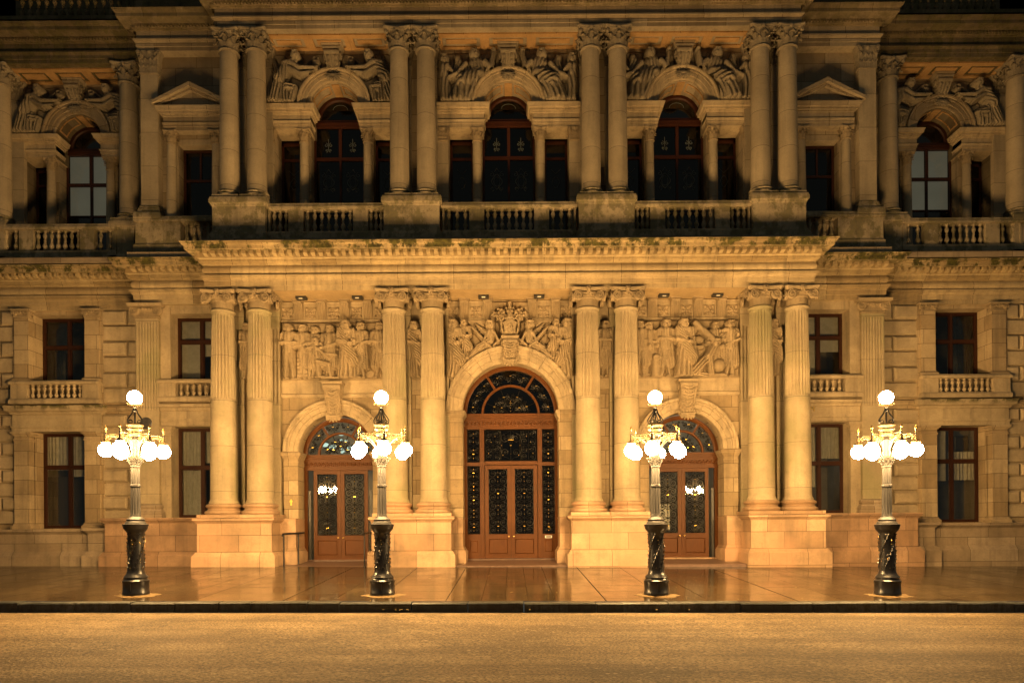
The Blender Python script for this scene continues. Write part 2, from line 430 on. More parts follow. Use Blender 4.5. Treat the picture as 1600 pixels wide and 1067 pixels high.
# --- upper entablature: the portico with its side bays, then the blackened outer bays
def upper_ent(plan2,mat,mc):
    part('architrave', MB().sweep(plan2, [(-1.3,20.6),(0,20.6),(0,20.75),(.03,20.76),(.03,20.9),(.09,20.97),(.11,20.98),(.11,21.03),(.0,21.04),(-1.3,21.04)]), M[mat], HALL, 40)
    part('frieze', MB().sweep(plan2, [(-1.2,21.042),(.01,21.042),(.01,21.38),(-1.2,21.38)]), M[mat], HALL, 40)
    m = MB().sweep(plan2, [(-1.2,21.382),(.06,21.382),(.10,21.43),(.14,21.44),(.14,21.52),(.26,21.58),(.50,21.60),(.52,21.58),(.54,21.6),(.54,21.72),(.62,21.78),(.66,21.86),(.3,21.95),(-1.2,22.0)])
    for p,d,n in along(plan2,.13,.14):
        w=.038; q=[p-d*w,p+d*w,p+d*w+n*.075,p-d*w+n*.075]
        m.add([(v.x,v.y,21.445) for v in q]+[(v.x,v.y,21.525) for v in q],[(0,1,2,3),(7,6,5,4),(0,4,5,1),(1,5,6,2),(2,6,7,3),(3,7,4,0)])
    part('cornice', m, M[mc], HALL, 40)
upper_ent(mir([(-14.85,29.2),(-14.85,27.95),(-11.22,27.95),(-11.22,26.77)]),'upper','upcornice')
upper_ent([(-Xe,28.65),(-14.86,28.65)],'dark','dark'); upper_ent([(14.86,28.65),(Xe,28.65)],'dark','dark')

# --- balcony floor slabs and attic
m = MB()
m.box(-Xe,Xe,27.9,31.5,12.13,12.36); m.box(-11.5,11.5,26.2,28,12.12,12.35); m.box(-15,15,27.4,28.2,12.125,12.355)
part('balcony_floor', m, M['plinth'], HALL, 0)
m = MB(); m.box(-Xe,Xe,28.4,32,22.01,22.2); m.box(-11.2,11.2,26.6,28.5,21.96,22.6); m.box(-14.8,14.8,27.8,28.6,21.97,22.5)
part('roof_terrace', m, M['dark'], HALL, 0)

# --- Ionic columns of the portico
def flutes(r,z,a):
    if 6.40 < z < 9.62:
        u=(a*24/(2*PI))%1.0; d=abs(u-.5)*2
        k = math.sqrt(max(0,1-min(1,d/.78)**2))
        e = min(1,(z-6.40)/.10, (9.62-z)/.10)
        return r-.055*k*math.sqrt(max(0,e))
    return r
def rs(z): t=(z-2.44)/7.31; return .50-.095*t**1.5
prof=[(rs(2.44)+.05,2.44),(rs(2.44)+.05,2.50),(rs(2.55)+.012,2.55),(rs(2.62),2.62)]
prof+=[(rs(z),z) for z in (3.5,4.5,5.5,6.2,6.395,6.401,6.43,6.50,7.2,8,8.8,9.4,9.52,9.58,9.6199,9.63,9.68)]
prof+=[(.42,9.70),(.455,9.72),(.47,9.75),(.455,9.785),(.42,9.80),(.405,9.82)]
shaft = MB().lathe(prof,(0,0,-1.9),seg=192,rad=flutes).mesh('shaft',M['column'],50)
bp=[(.735,1.9),(.735,2.02)]
base = MB(); base.sqlathe([(0,0),(0,.115)],(0,0,.0),.735,.735)
base.lathe([(.60,.115),(.68,.13),(.715,.18),(.70,.24),(.66,.265),(.625,.275),(.60,.30),(.585,.34),(.60,.37),(.625,.38),(.65,.40),(.665,.44),(.645,.49),(.60,.51),(.55,.54)],(0,0,0),40)
base = base.mesh('column_base',M['granite'],40)

def spiral_pts(cx,cz,r,turns,a0,sgn,n=26,rmin=.12):
    P=[]
    for k in range(n+1):
        t=k/n; rr=r*((1-t)**1.15*(1-rmin)+rmin); a=a0+sgn*2*PI*turns*t
        P.append((cx+rr*math.cos(a),cz+rr*math.sin(a)))
    return P
def volute(mb, M4, r, th=.13):
    """scroll disc facing -Y about the origin, moved by M4"""
    b=len(mb.v); n=20
    prof=[(.02,-th/2-.04),(r*.18,-th/2-.035),(r*.2,-th/2+.05),(r*.86,-th/2+.05),(r*.9,-th/2-.01),(r,-th/2+.02),(r*.9,0),(r,th/2-.03),(r*.93,th/2),(.02,th/2)]
    vs=[];fs=[];mm=len(prof)
    for k in range(n):
        a=2*PI*k/n
        for q,y in prof: vs.append((q*math.cos(a),y,q*math.sin(a)))
    for k in range(n):
        k2=(k+1)%n
        for i in range(mm-1): fs.append((k*mm+i,k2*mm+i,k2*mm+i+1,k*mm+i+1))
    mb.add(vs,fs)
    mb.tube([(x,-th/2+.01,z) for x,z in spiral_pts(0,0,r*.93,2.0,PI/2,1,44,.2)],.030*r/.2,6)
    mb.rot(b,M4)
def ionic():
    m=MB()
    m.lathe([(.405,0),(.40,.26),(.43,.28),(.44,.31),(.43,.33),(.47,.36),(.53,.42),(.50,.47),(.40,.48)],(0,0,0),32)     # neck from z=9.82
    for k in range(28):
        a=2*PI*k/28; m.sphere((.50*math.cos(a),.50*math.sin(a),.405),.045,6,5,(.8,.8,1.35))
    # concave abacus
    pts=[]
    for k in range(4):
        c0=PI/4+PI/2*k
        A=Vector((math.cos(c0-.07),math.sin(c0-.07)))*.90; B=Vector((math.cos(c0+.07),math.sin(c0+.07)))*.90
        pts+= [A,B]
        C=Vector((math.cos(c0+PI/2-.07),math.sin(c0+PI/2-.07)))*.90
        for t in (.15,.32,.5,.68,.85):
            q=B.lerp(C,t); nrm=Vector((math.cos(c0+PI/4),math.sin(c0+PI/4))); pts.append(q-nrm*.085*math.sin(PI*t))
    n=len(pts)
    for s0,z0,s1,z1 in ((.93,.505,.955,.535),(.955,.535,1.0,.60),(1.0,.60,1.0,.628)):
        m.add([(p.x*s0,p.y*s0,z0) for p in pts]+[(p.x*s1,p.y*s1,z1) for p in pts],[(i,(i+1)%n,n+(i+1)%n,n+i) for i in range(n)]+[tuple(reversed(range(n))),tuple(range(n,2*n))])
    for f in range(4):
        Rz=Matrix.Rotation(f*PI/2,4,'Z')
        for sx in (-1,1):
            Mv=Rz@Matrix.Translation((sx*.395,-.575,.325))@Matrix.Rotation(sx*R(7),4,'Z')
            if sx>0: Mv=Mv@Matrix.Scale(-1,4,(1,0,0))
            volute(m,Mv,.182,.12)
        b=len(m.v)
        m.sphere((0,-.60,.56),.075,8,6); 
        for k in range(6):
            a=2*PI*k/6; m.sphere((.085*math.cos(a),-.60,.56+.085*math.sin(a)),.042,6,4)
        for sx in (-1,1):
            m.tube([(sx*t*.30,-.56-.02*math.sin(PI*t),.47-.05*math.sin(PI*t)) for t in (0,.25,.5,.75,1)],.03,5)
        m.rot(b,Rz)
    return m
ionic_me=ionic().mesh('ionic_capital',M['carved'],45)
LOWX=[-11.0,-9.6,-4.45,-2.97,2.97,4.45,9.6,11.0]
for x in LOWX:
    c=place('column',shaft,HALL,(x,26.8,1.9))
    place('column_base',base,c,(x,26.8,1.9)); place('ionic_capital',ionic_me,c,(x,26.8,9.822))

# --- pedestals under the columns
def pedestal(x0,x1,y0,y1,top=1.86,mat='granite',name='pedestal',zb=-.55,k=1.0,pl=[0]):
    m=MB(); cx,cy,hx,hy=(x0+x1)/2,(y0+y1)/2,(x1-x0)/2,(y1-y0)/2
    m.sqlathe([(.16,zb),(.16,.45),(.145,.462),(.11,.50),(.10,.53),(.05,.60),(.0,.64),(0,top-.22),(.03,top-.20),(.05,top-.16),(.10,top-.12),(.13,top-.10),(.13,top-.02),(.11,top)],(cx,cy,0),hx,hy)
    return part(name,m,M[mat],HALL,30)
for sx in (-1,1):
    pedestal(*sorted((sx*2.24,sx*5.18)),26.0,27.7,1.89); pedestal(*sorted((sx*8.92,sx*11.7)),26.0,28.0,1.89)
    pedestal(*sorted((sx*11.6,sx*15.8)),27.15,28.3,1.93,'granite2')
    pedestal(*sorted((sx*15.75,sx*16.75)),27.62,28.9,1.55,'plinth'); pedestal(*sorted((sx*16.6,sx*25)),27.85,28.9,1.52,'plinth')
    # dado blocks at the door jambs
    for xa,xb,y in ((8.36,8.95,27.1),(4.9,5.44,27.1),(1.88,2.4,27.05)):
        m=MB(); xa,xb=sorted((sx*xa,sx*xb))
        m.sqlathe([(.12,-.4),(.12,.52),(.10,.56),(.04,.66),(0,.72),(0,1.80),(.012,1.81),(.012,1.87)],((xa+xb)/2,(y+28.32)/2,0),(xb-xa)/2,(28.32-y)/2)
        part('door_dado',m,M['granite'],HALL,30)

# --- fluted pilasters behind the columns and on the wings
def pilaster(xc,hw,y0,y1,z0,z1,flz,mat,name='pilaster',nfl=7):
    m=MB()
    if flz:
        m.box(xc-hw,xc+hw,y0,y1,z0,flz[0])
        m.box(xc-hw,xc+hw,y0,y1,flz[1],z1)
        pts=[(xc-hw,y1),(xc-hw,y0)]
        e=hw*.12; p=(2*hw-2*e)/nfl
        for k in range(nfl):
            a=xc-hw+e+k*p+p*.14; b=a+p*.72
            pts+=[(a,y0)]+[(a+(b-a)*t,y0+.05*math.sin(PI*t)) for t in (.2,.5,.8)]+[(b,y0)]
        pts+=[(xc+hw,y0),(xc+hw,y1)]
        n=len(pts)
        m.add([(x,y,flz[0]) for x,y in pts]+[(x,y,flz[1]) for x,y in pts],[(i,i+1,n+i+1,n+i) for i in range(n-1)])
    else: m.box(xc-hw,xc+hw,y0,y1,z0,z1)
    return part(name,m,M[mat],HALL,0)
for x in LOWX: pilaster(x,.56,27.42,27.66,1.9,10.44,(6.4,9.3),'column')
for sx in (-1,1):
    o=pilaster(sx*14.47,.45,27.85,28.1,1.95,9.9,(6.2,9.75),'column')
    m=MB().sqlathe([(.2,1.93),(.2,2.04),(.17,2.05),(.19,2.12),(.15,2.22),(.09,2.26),(.08,2.32),(.12,2.36),(.1,2.44),(0,2.5)],(sx*14.47,28.0,0),.45,.15)
    p2=part('pilaster_base',m,M['plinth'],HALL,35)
    m=MB()
    m.sqlathe([(0,9.88),(.05,9.9),(.05,9.96),(.0,9.98),(0,10.14),(.09,10.2),(.09,10.28),(.04,10.3),(.22,10.33),(.24,10.44)],(sx*14.47,28.0,0),.45,.15)
    for s2 in (-1,1):
        Mv=Matrix.Translation((sx*14.47+s2*.47,27.80,10.17))
        if s2>0: Mv=Mv@Matrix.Scale(-1,4,(1,0,0))
        volute(m,Mv,.19,.14)
    for k in range(5): m.sphere((sx*14.47-.24+.12*k,27.74,10.23),.055,6,5)
    part('ionic_capital',m,M['carved'],HALL,40)

# --- arches of the three doorways
def archivolt(xc,zc,r0,r1,y,name,mat,depth=.35,nv=13,key=True):
    m=MB(); w=r1-r0
    pr=[(r0,y+depth),(r0,y+.04),(r0+.03,y+.01),(r0+w*.28,y+.0),(r0+w*.30,y-.045),(r0+w*.36,y-.05),(r0+w*.60,y-.05),(r0+w*.62,y-.095),(r0+w*.70,y-.10),(r0+w*.76,y-.09),(r0+w*.80,y-.14),(r0+w*.88,y-.165),(r1,y-.16),(r1,y+depth)]
    g=.006/r0
    for k in range(nv): m.arc(xc,zc,pr,PI*k/nv+g,PI*(k+1)/nv-g,3 if nv>9 else 5)
    return part(name,m,M[mat],HALL,30)
for xc,zc,r0,r1 in ((-6.9,4.49,1.47,2.03),(6.9,4.49,1.47,2.03),(0,6.06,1.89,2.53)):
    archivolt(xc,zc,r0,r1,27.5,'archivolt','smooth')
    # recessed coffers on the arch soffit
    for sx in (-1,1):
        m=MB(); xa,xb=sorted((xc+sx*r0,xc+sx*r1))
        m.box(xa,xb,27.48,28.32,1.86,zc-.5)
        b=zc-.5; cxm=(xa+xb)/2; hw=(xb-xa)/2
        m.sqlathe([(0,b),(.015,b),(.015,b+.1),(.0,b+.11),(.0,b+.2),(.05,b+.27),(.10,b+.36),(.12,b+.37),(.12,b+.46),(.10,b+.499)],(cxm,27.95,0),hw,.46)
        part('door_pier',m,M['ashlar'],HALL,30)

# --- carved brackets (keystones)
def bracket(w0,w1,h,d0,d1,flut=4,vee=True):
    """scrolled keystone: hangs down h from z=0, wider at the top; front towards -Y"""
    m=MB(); n=14; vs=[];fs=[]
    cols=[]
    for k in range(flut): 
        cols+= [(-.5+ (k+.08)/flut,0),(-.5+(k+.3)/flut,.05),(-.5+(k+.7)/flut,.05),(-.5+(k+.92)/flut,0)]
    cols=[(-.5,0)]+cols+[(.5,0)]
    mm=len(cols)
    for i in range(n+1):
        t=i/n; w=w0+(w1-w0)*t; d=d0+(d1-d0)*t+.10*math.sin(PI*2*t)*(1-t*.4)
        vs.append((-w/2,.05,-h*t))
        for x,c in cols: vs.append((x*w,-d+c*.6,-h*t))
        vs.append((w/2,.05,-h*t))
    q=mm+2
    for i in range(n):
        for k in range(q-1): fs.append((i*q+k,i*q+k+1,(i+1)*q+k+1,(i+1)*q+k))
    fs+=[tuple(range(q)),tuple(reversed(range(n*q,(n+1)*q)))]
    m.add(vs,fs)
    m.sqlathe([(0,0),(.03,.02),(.05,.06),(.05,.10)],(0,-d0/2,0),w0/2+.02,d0/2+.03)
    m.tube([(-w0*.5,-d0-.01,-.10),(w0*.5,-d0-.01,-.10)],.10*w0/.6,10)
    for sx in (-1,1):
        for zz_,rr_ in ((-.14,.15),(-h+.12,.11)):
            b=len(m.v); volute(m,Matrix.Translation((sx*(w0*.52 if zz_>-.3 else w1*.55),-d0*.55 if zz_>-.3 else -d1*.6,zz_))@Matrix.Rotation(sx*PI/2,4,'Z'),rr_*w0/.6,.07)
    for i in range(7 if vee else 0):
        t=.16+.10*i; w=w0+(w1-w0)*t; d=d0+(d1-d0)*t+.10*math.sin(PI*2*t)*(1-t*.4)
        for sx in (-1,1): m.tube([(0,-d-.015,-h*t-.03),(sx*w*.2,-d-.05,-h*t),(sx*w*.40,-d-.02,-h*t+.06)],.030*w0/.6,5)
    for k in range(7):
        a=PI+PI*k/6; m.tube([(0,-d1-.01,-h+.0),(.16*math.cos(a),-d1-.07,-h-.02+.10*math.sin(a)),(.30*math.cos(a),-d1-.03,-h-.03+.17*math.sin(a))],.045*w0/.6,5,lambda q:1.3-.8*q)
    for i in range(5):
        for sx in (-1,1):
            t=.12+.16*i; w=w0+(w1-w0)*t; d=d0+(d1-d0)*t+.10*math.sin(PI*2*t)*(1-t*.4)
            m.sphere((sx*w*.28,-d-.0,-h*t),.05*w0/.6,6,5,(1,.7,1.5))
            m.sphere((sx*w*.5,-d*.7,-h*t),.045*w0/.6,6,5,(1,1.2,1.3))
    m.tube([(-w1*.55,-d1-.02,-h+.05),(0,-d1-.06,-h+.03),(w1*.55,-d1-.02,-h+.05)],.055*w0/.6,6)
    for k in range(5): m.sphere((w1*(-.44+.22*k),-d1-.02,-h-.05),.06*w0/.6,6,5,(1,1,1.5))
    return m
bk=bracket(.66,.50,1.25,.42,.22).mesh('keystone',M['carved'],40)
for x in (-6.9,6.9): place('keystone',bk,HALL,(x,27.45,7.05))
bk=bracket(.56,.46,.85,.34,.20,5).mesh('keystone',M['carved'],40); place('keystone',bk,HALL,(0,27.42,8.78))
# moulded band under the two side panels
for sx in (-1,1):
    x0,x1=sorted((sx*5.0,sx*9.05))
    m=MB().sweep([(x0,27.65),(x1,27.65)],[(0,6.62),(.05,6.63),(.10,6.70),(.12,6.72),(.12,6.76),(.05,6.80),(.05,7.22),(.07,7.25),(.09,7.30),(.0,7.31)])
    part('string_course',m,M['smooth'],HALL,30)
for x0,x1 in ((-4.0,-3.42),(3.42,4.0)):
    part('string_course',MB().sweep([(x0,27.65),(x1,27.65)],[(0,6.9),(.05,6.92),(.05,7.24),(.09,7.30),(0,7.31)]),M['smooth'],HALL,30)

# --- bracketed frieze below the portico ceiling
ros=MB()
def rosette_mesh():
    n=22; g=np.linspace(-1,1,n); X,Z=np.meshgrid(g,g); rr=np.hypot(X,Z); th=np.arctan2(Z,X)
    H=.018*np.ones_like(X)
    H+=.075*np.exp(-(rr/.22)**2)+.05*np.exp(-((rr-.52)/.17)**2)*(1+np.cos(6*th))/2
    for a,b in ((.75,.75),(-.75,.75),(.75,-.75),(-.75,-.75)): H+=.06*np.exp(-(((X-a)**2+(Z-b)**2)/.05))
    H+=.03*np.exp(-((np.abs(X)-.8)/.1)**2)*(np.sin(Z*9)**2)+.03*np.exp(-((np.abs(Z)-.8)/.1)**2)*(np.sin(X*9)**2)
    ed=np.maximum(abs(X),abs(Z)); H[ed>.97]=0
    m=MB(); s=.215
    m.add([(X[j,i]*s,-H[j,i],Z[j,i]*s) for j in range(n) for i in range(n)],[(j*n+i,j*n+i+1,(j+1)*n+i+1,(j+1)*n+i) for j in range(n-1) for i in range(n-1)])
    return m.mesh('rosette',M['carved'],50)
ros_me=rosette_mesh()
m=MB(); 
vs=[];n=10
for i in range(n+1):
    t=i/n; d=.05+.20*(t**2.2)
    for x,c in [(-.165,99),(-.165,0)]+[(-.165+.33*(k+q)/5,cc) for k in range(5) for q,cc in ((.15,0),(.3,.022),(.7,.022),(.85,0))]+[(.165,0),(.165,99)]:
        vs.append((x,.03 if c==99 else -d+c,.66*t))
q=len(vs)//(n+1)
m.add(vs,[(i*q+k,i*q+k+1,(i+1)*q+k+1,(i+1)*q+k) for i in range(n) for k in range(q-1)]+[tuple(range(q))])
m.sqlathe([(0,.66),(.04,.70),(.06,.745)],(0,-.11,0),.175,.15); m.tube([(-.15,-.27,.64),(.15,-.27,.64)],.06,8)
cons_me=m.mesh('console',M['carved'],40)
def bracket_frieze(x0,x1,pat,shift=0):
    f=part('bracket_frieze',MB().sweep([(x0,27.65),(x1,27.65)],[(0,9.62),(.06,9.63),(.09,9.69),(.03,9.71),(.03,10.36),(.06,10.40),(.0,10.44)]),M['smooth'],HALL,30)
    for x,kind in pat:
        if x0+.12<x<x1-.12:
            place('console' if kind=='c' else 'rosette', cons_me if kind=='c' else ros_me, f, (x,27.62,9.70 if kind=='c' else 9.97))
for sx in (-1,1):
    pat=[(sx*(8.78-.455*k),'r' if k%2==0 else 'c') for k in range(9)]
    bracket_frieze(*sorted((sx*5.0,sx*9.05)),pat)
    bracket_frieze(*sorted((sx*3.42,sx*4.0)),[])
bracket_frieze(-2.45,2.45,[(s*x,k) for s in (-1,1) for x,k in ((.42,'r'),(.87,'c'),(1.33,'r'),(1.80,'c'),(2.22,'r'))])

# orange stone ceiling slabs of the portico
for x0,x1 in ((-8.9,-5.15),(-2.28,2.28),(5.15,8.9)):
    m=MB(); m.box(x0,x1,26.38,27.6,10.43,10.447)
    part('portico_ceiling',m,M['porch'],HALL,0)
# ------------------------------------------------------------ carved reliefs (height fields, real depth)
class Relief:
    def __init__(s,x0,x1,z0,z1,step=.018):
        s.x=np.arange(x0,x1+step*.5,step); s.z=np.arange(z0,z1+step*.5,step)
        s.X,s.Z=np.meshgrid(s.x,s.z); s.H=np.zeros_like(s.X); s.step=step; s.k=0
        s.W=s._noise(.35,3); s.B=s._noise(1.3,1)*1.6; s.N=s._noise(.07,2)
    def _noise(s,size,octs):
        out=np.zeros_like(s.X); amp=1
        for _ in range(octs):
            w=2*PI/size
            for q in range(5):
                a=rng.uniform(0,2*PI); ph=rng.uniform(0,2*PI); f=w*rng.uniform(.6,1.4)
                out+=amp*np.sin(f*(s.X*math.cos(a)+s.Z*math.sin(a))+ph)/5
            size/=2; amp*=.6
        return out
    def up(s,h,mask): s.H=np.where(mask,np.maximum(s.H,h),s.H)
    def cap(s,a,b,ra,rb,d=.0,fl=.85,fold=0,ff=34.0,fa=0.0):
        ax,az=a; bx,bz=b; L2=(bx-ax)**2+(bz-az)**2+1e-9
        t=np.clip(((s.X-ax)*(bx-ax)+(s.Z-az)*(bz-az))/L2,0,1)
        px,pz=ax+t*(bx-ax),az+t*(bz-az); r=ra+(rb-ra)*t
        dist=np.hypot(s.X-px,s.Z-pz); k=np.clip(1-(dist/r)**2,0,1)
        h=d+r*fl*np.sqrt(k)
        if fold:
            L=math.sqrt(L2); lat=((s.X-ax)*(bz-az)-(s.Z-az)*(bx-ax))/L; lon=t*L
            u=lat*math.cos(fa)+lon*math.sin(fa)
            h=h-2.0*fold*(1-np.abs(np.sin(u*ff*.62+s.B+s.W*.18+s.k)))**1.6*np.clip(k*4,0,1)
        s.k+=1.3
        s.up(h,dist<r)
    def ell(s,c,rx,rz,d=0,fl=.9,rot=0):
        X,Z=s.X-c[0],s.Z-c[1]
        if rot: X,Z=X*math.cos(rot)+Z*math.sin(rot),-X*math.sin(rot)+Z*math.cos(rot)
        k=1-(X/rx)**2-(Z/rz)**2
        s.up(d+min(rx,rz)*fl*np.sqrt(np.clip(k,0,1)),k>0)
    def cut(s,c,r,dep): s.H-=dep*np.exp(-(((s.X-c[0])**2+(s.Z-c[1])**2)/r**2))
    def head(s,c,r=.115,d=.14,turn=0.0,hair=1.0,beard=0,cap=0):
        x,z=c
        s.cap((x,z-r*1.6),(x,z-r*.6),r*.55,r*.5,d-.03)
        s.ell((x-turn*r*.18,z+r*.1),r*1.06*hair,r*1.22,d-.01,.8)          # hair
        s.ell((x+turn*r*.22,z-r*.08),r*.78,r*1.05,d+.05,.85)               # face
        for q in range(9):
            a=-.5+q*.52; s.ell((x-turn*r*.2+r*.92*math.cos(a),z+r*.15+r*1.0*math.sin(a)),r*.36,r*.34,d+.03,.9)
        for q in range(5): s.ell((x-turn*r*.15+r*(.25*q-.5),z+r*(.75-.12*(q%2))),r*.24,r*.22,d+.12,.8)
        fx=x+turn*r*.45
        s.cap((fx,z+r*.15),(fx+turn*r*.12,z-r*.22),r*.10,r*.17,d+.115,.9)  # nose
        for q in (-1,1): s.cut((fx+q*r*.34,z+r*.12),r*.2,.05)
        s.cut((fx,z-r*.48),r*.22,.03)
        s.ell((x-turn*r*.55,z-r*.05),r*.17,r*.26,d+.09)                    # ear
        if beard: s.cap((fx,z-r*.75),(fx,z-r*1.5),r*.55,r*.35,d+.05,.8,.03,60)
        if cap: s.ell((x,z+r*.75),r*1.3,r*.55,d+.03)
    def man(s,x,zf,h,turn=1,stance=.16,arms='cross',coat=False,lean=0,d=.05,back=0):
        u=h/7.5; hz=zf+h-u*.62; sh=zf+h*.815; hip=zf+h*.50; xl=x+lean
        for q in (-1,1):
            kx=x+q*stance*.55+turn*.03*q; fx=x+q*stance
            s.cap((x+q*.085,hip),(kx,zf+h*.28),h*.062,h*.045,d+.02-back,.95,.012,40)
            s.cap((kx,zf+h*.28),(fx,zf+.05),h*.044,h*.026,d+.01-back,.95)
            s.cap((fx,zf+.03),(fx+turn*.10,zf+.025),.045,.035,d+.03-back)
        s.cap((x,hip+h*.02),(xl,sh-h*.03),h*.088,h*.105,d+.03-back,.8,.016,40)
        s.cap((xl-h*.085,sh),(xl+h*.085,sh),h*.052,h*.052,d+.05-back)
        if coat:
            for q in (-1,1): s.cap((x+q*h*.075,sh-h*.05),(x+q*h*.10,zf+h*.22),h*.05,h*.07,d+.03-back,.8,.03,50)
        a=h*.03
        L=(xl-h*.125,sh-h*.01); Rr=(xl+h*.125,sh-h*.01)
        if arms=='cross':
            el,er=(L[0]-.04,sh-h*.17),(Rr[0]+.04,sh-h*.17)
            s.cap(L,el,a*1.25,a,d+.06-back); s.cap(Rr,er,a*1.25,a,d+.06-back)
            s.cap(el,(xl+h*.07,sh-h*.13),a,a*.85,d+.13-back); s.cap(er,(xl-h*.07,sh-h*.17),a,a*.85,d+.15-back)
        elif arms=='down':
            for p,q in ((L,-1),(Rr,1)):
                e=(p[0]+q*.06,sh-h*.18); w=(p[0]+q*.02,sh-h*.34); s.cap(p,e,a*1.3,a,d+.06-back,.9,.012,50); s.cap(e,w,a,a*.75,d+.08-back); s.ell(w,a*1.0,a*1.3,d+.09-back)
        elif arms=='hold':
            jz=.10*math.sin(x*17+turn); back=back
            e=(L[0]-.05,sh-h*.17); w=(xl+turn*h*.12,sh-h*.20+jz); s.cap(L,e,a*1.3,a,d+.06-back,.9,.012,50); s.cap(e,w,a,a*.75,d+.13-back)
            e=(Rr[0]+.05,sh-h*.17); w=(xl+turn*h*.15,sh-h*.27-jz*.6); s.cap(Rr,e,a*1.3,a,d+.06-back,.9,.012,50); s.cap(e,w,a,a*.75,d+.14-back); s.ell(w,a*1.2,a*1.2,d+.16-back)
        s.head((xl,hz),u*.50,d+.06-back,turn)
        s.cap((xl-.05,sh+h*.01),(xl+turn*.01,sh-h*.10),.035,.02,d+.12-back); s.cap((xl+.05,sh+h*.01),(xl,sh-h*.10),.035,.02,d+.12-back)
    def robed(s,x,zf,h,turn=1,w0=.17,w1=.30,beard=0,veil=0,lean=0,arm=1,d=.06,ff=46):
        u=h/7.5; hz=zf+h-u*.62; sh=zf+h*.82; xl=x+lean
        T=np.clip((sh-s.Z)/(sh-zf),0,1); cx=xl+(x-xl)*T; hw=w0+(w1-w0)*T**.8+.02*s.W
        v=(s.X-cx)/hw; k=np.clip(1-v*v,0,1)
        h_=d+.20*np.sqrt(k)-.06*T*0-.11*(1-np.abs(np.sin(v*ff*.13+s.B*.8+s.W*.15+T*2.5*turn)))**1.6*(.35+.65*T)
        s.up(h_,(np.abs(v)<1)&(s.Z>zf)&(s.Z<sh))
        s.cap((xl-h*.08,sh-.02),(xl+h*.08,sh-.02),h*.055,h*.055,d+.10)
        a=h*.036
        if arm:
            for q in (-1,1):
                p=(xl+q*h*.115,sh-.02); e=(p[0]+q*.05,sh-h*.19); w=(xl+turn*h*.09*q*q+q*.02,sh-h*.24)
                s.cap(p,e,a*1.5,a*1.3,d+.12,.9,.022,55); s.cap(e,w,a*1.25,a*.8,d+.19,.9,.02,55); s.ell(w,a,a,d+.23)
        # diagonal mantle
        s.cap((xl-turn*h*.10,sh),(x+turn*h*.12,zf+h*.30),h*.07,h*.10,d+.16,.5,.04,60,.5)
        if veil: s.cap((xl,hz+.02),(xl-turn*.06,sh-.2),u*.72,u*.9,d+.05,.7,.02,50)
        s.head((xl,hz),u*.52,d+.12,turn,1.05,beard)
        for q in (-1,1): s.cap((x+q*w1*.35,zf+.03),(x+q*w1*.35+turn*.08,zf+.02),.05,.04,d+.10)
    def mesh(s,name,mat,mask=None,flip=False,gain=1.45):
        on=s.H>.0005; B=on.astype(float); w=max(1,int(round(.03/s.step)))
        for ax in (0,1):
            for _ in range(2): B=sum(np.roll(B,k,ax) for k in range(-w,w+1))/(2*w+1)
        edge=np.ones_like(s.H); e=2; edge[:e]=0; edge[-e:]=0; edge[:,:e]=0; edge[:,-e:]=0
        H=np.where(on,.03+s.H*gain+.012*s.N+.004*s.W-.02*(1-np.abs(np.sin(s.N*2.2+s.B*5)))**3,np.where(edge>0,.03+.004*s.N-.10*np.clip(B*2.4,0,1),-.07))
        H=np.where(edge>0,H,-.07)
        if mask is None: mask=np.ones_like(H,bool)
        ny,nx=H.shape; idx=-np.ones(H.shape,int); idx[mask]=np.arange(mask.sum())
        sg=-1 if flip else 1
        vs=np.stack([sg*s.X[mask],-H[mask],s.Z[mask]],1)
        q=(idx[:-1,:-1]>=0)&(idx[:-1,1:]>=0)&(idx[1:,1:]>=0)&(idx[1:,:-1]>=0)
        j,i=np.nonzero(q)
        fs=np.stack([idx[j,i],idx[j,i+1],idx[j+1,i+1],idx[j+1,i]],1)
        if flip: fs=fs[:,::-1]
        me=bpy.data.meshes.new(name); me.from_pydata(vs.tolist(),[],fs.tolist())
        me.polygons.foreach_set('use_smooth',[True]*len(me.polygons)); me.materials.append(mat); return me

SC_=1/234.0
# left panel: people gathered at a table
r=Relief(-2.03,2.03,0,2.28)
px=lambda zx,zy:((zx-600)*SC_,(897-zy)*SC_)
def P2(zx): return (zx-600)*SC_
r.up(.05+0*r.X,(r.Z<.05))
r.cap(px(330,600),px(330,880),.05,.05,.04); r.cap(px(290,650),px(430,655),.05,.05,.05); r.cap(px(385,700),px(385,885),.045,.045,.06)
r.up(.05+.012*np.sin(r.Z*40),(r.X>P2(270))&(r.X<P2(370))&(r.Z>.1)&(r.Z<1.1))
r.man(P2(325),.06,2.12,-1,.12,'hold',False,-.02,.0,.02); r.man(P2(435),.1,1.98,-1,.1,'hold',True,0,.01,.02)
r.man(P2(575),.06,2.06,-1,.14,'hold',True,0,.03)
r.man(P2(860),.05,2.16,-1,.13,'hold',True,0,.05); r.man(P2(1040),.05,2.16,-1,.16,'cross',True,-.03,.04)
r.man(P2(205),.03,2.14,1,.15,'cross',False,.0,.07)
r.cap(px(460,620),px(470,730),.16,.17,.09,.8,.03); r.cap(px(480,740),px(570,760),.12,.10,.17,.9,.03); r.cap(px(570,760),px(590,870),.085,.05,.17); r.cap(px(470,750),px(480,870),.085,.06,.12); r.cap(px(460,610),px(560,690),.06,.045,.2); r.head(px(455,560),.14,.14,1)
r.cap(px(545,670),px(640,675),.05,.05,.2,.5); r.cap(px(500,875),px(650,885),.06,.05,.1)
r.robed(P2(740),.04,2.22,1,.20,.40,1,0,0,1,.11)
r.cap(px(800,640),px(860,592),.045,.045,.26); r.cap(px(780,880),px(860,880),.06,.05,.12)
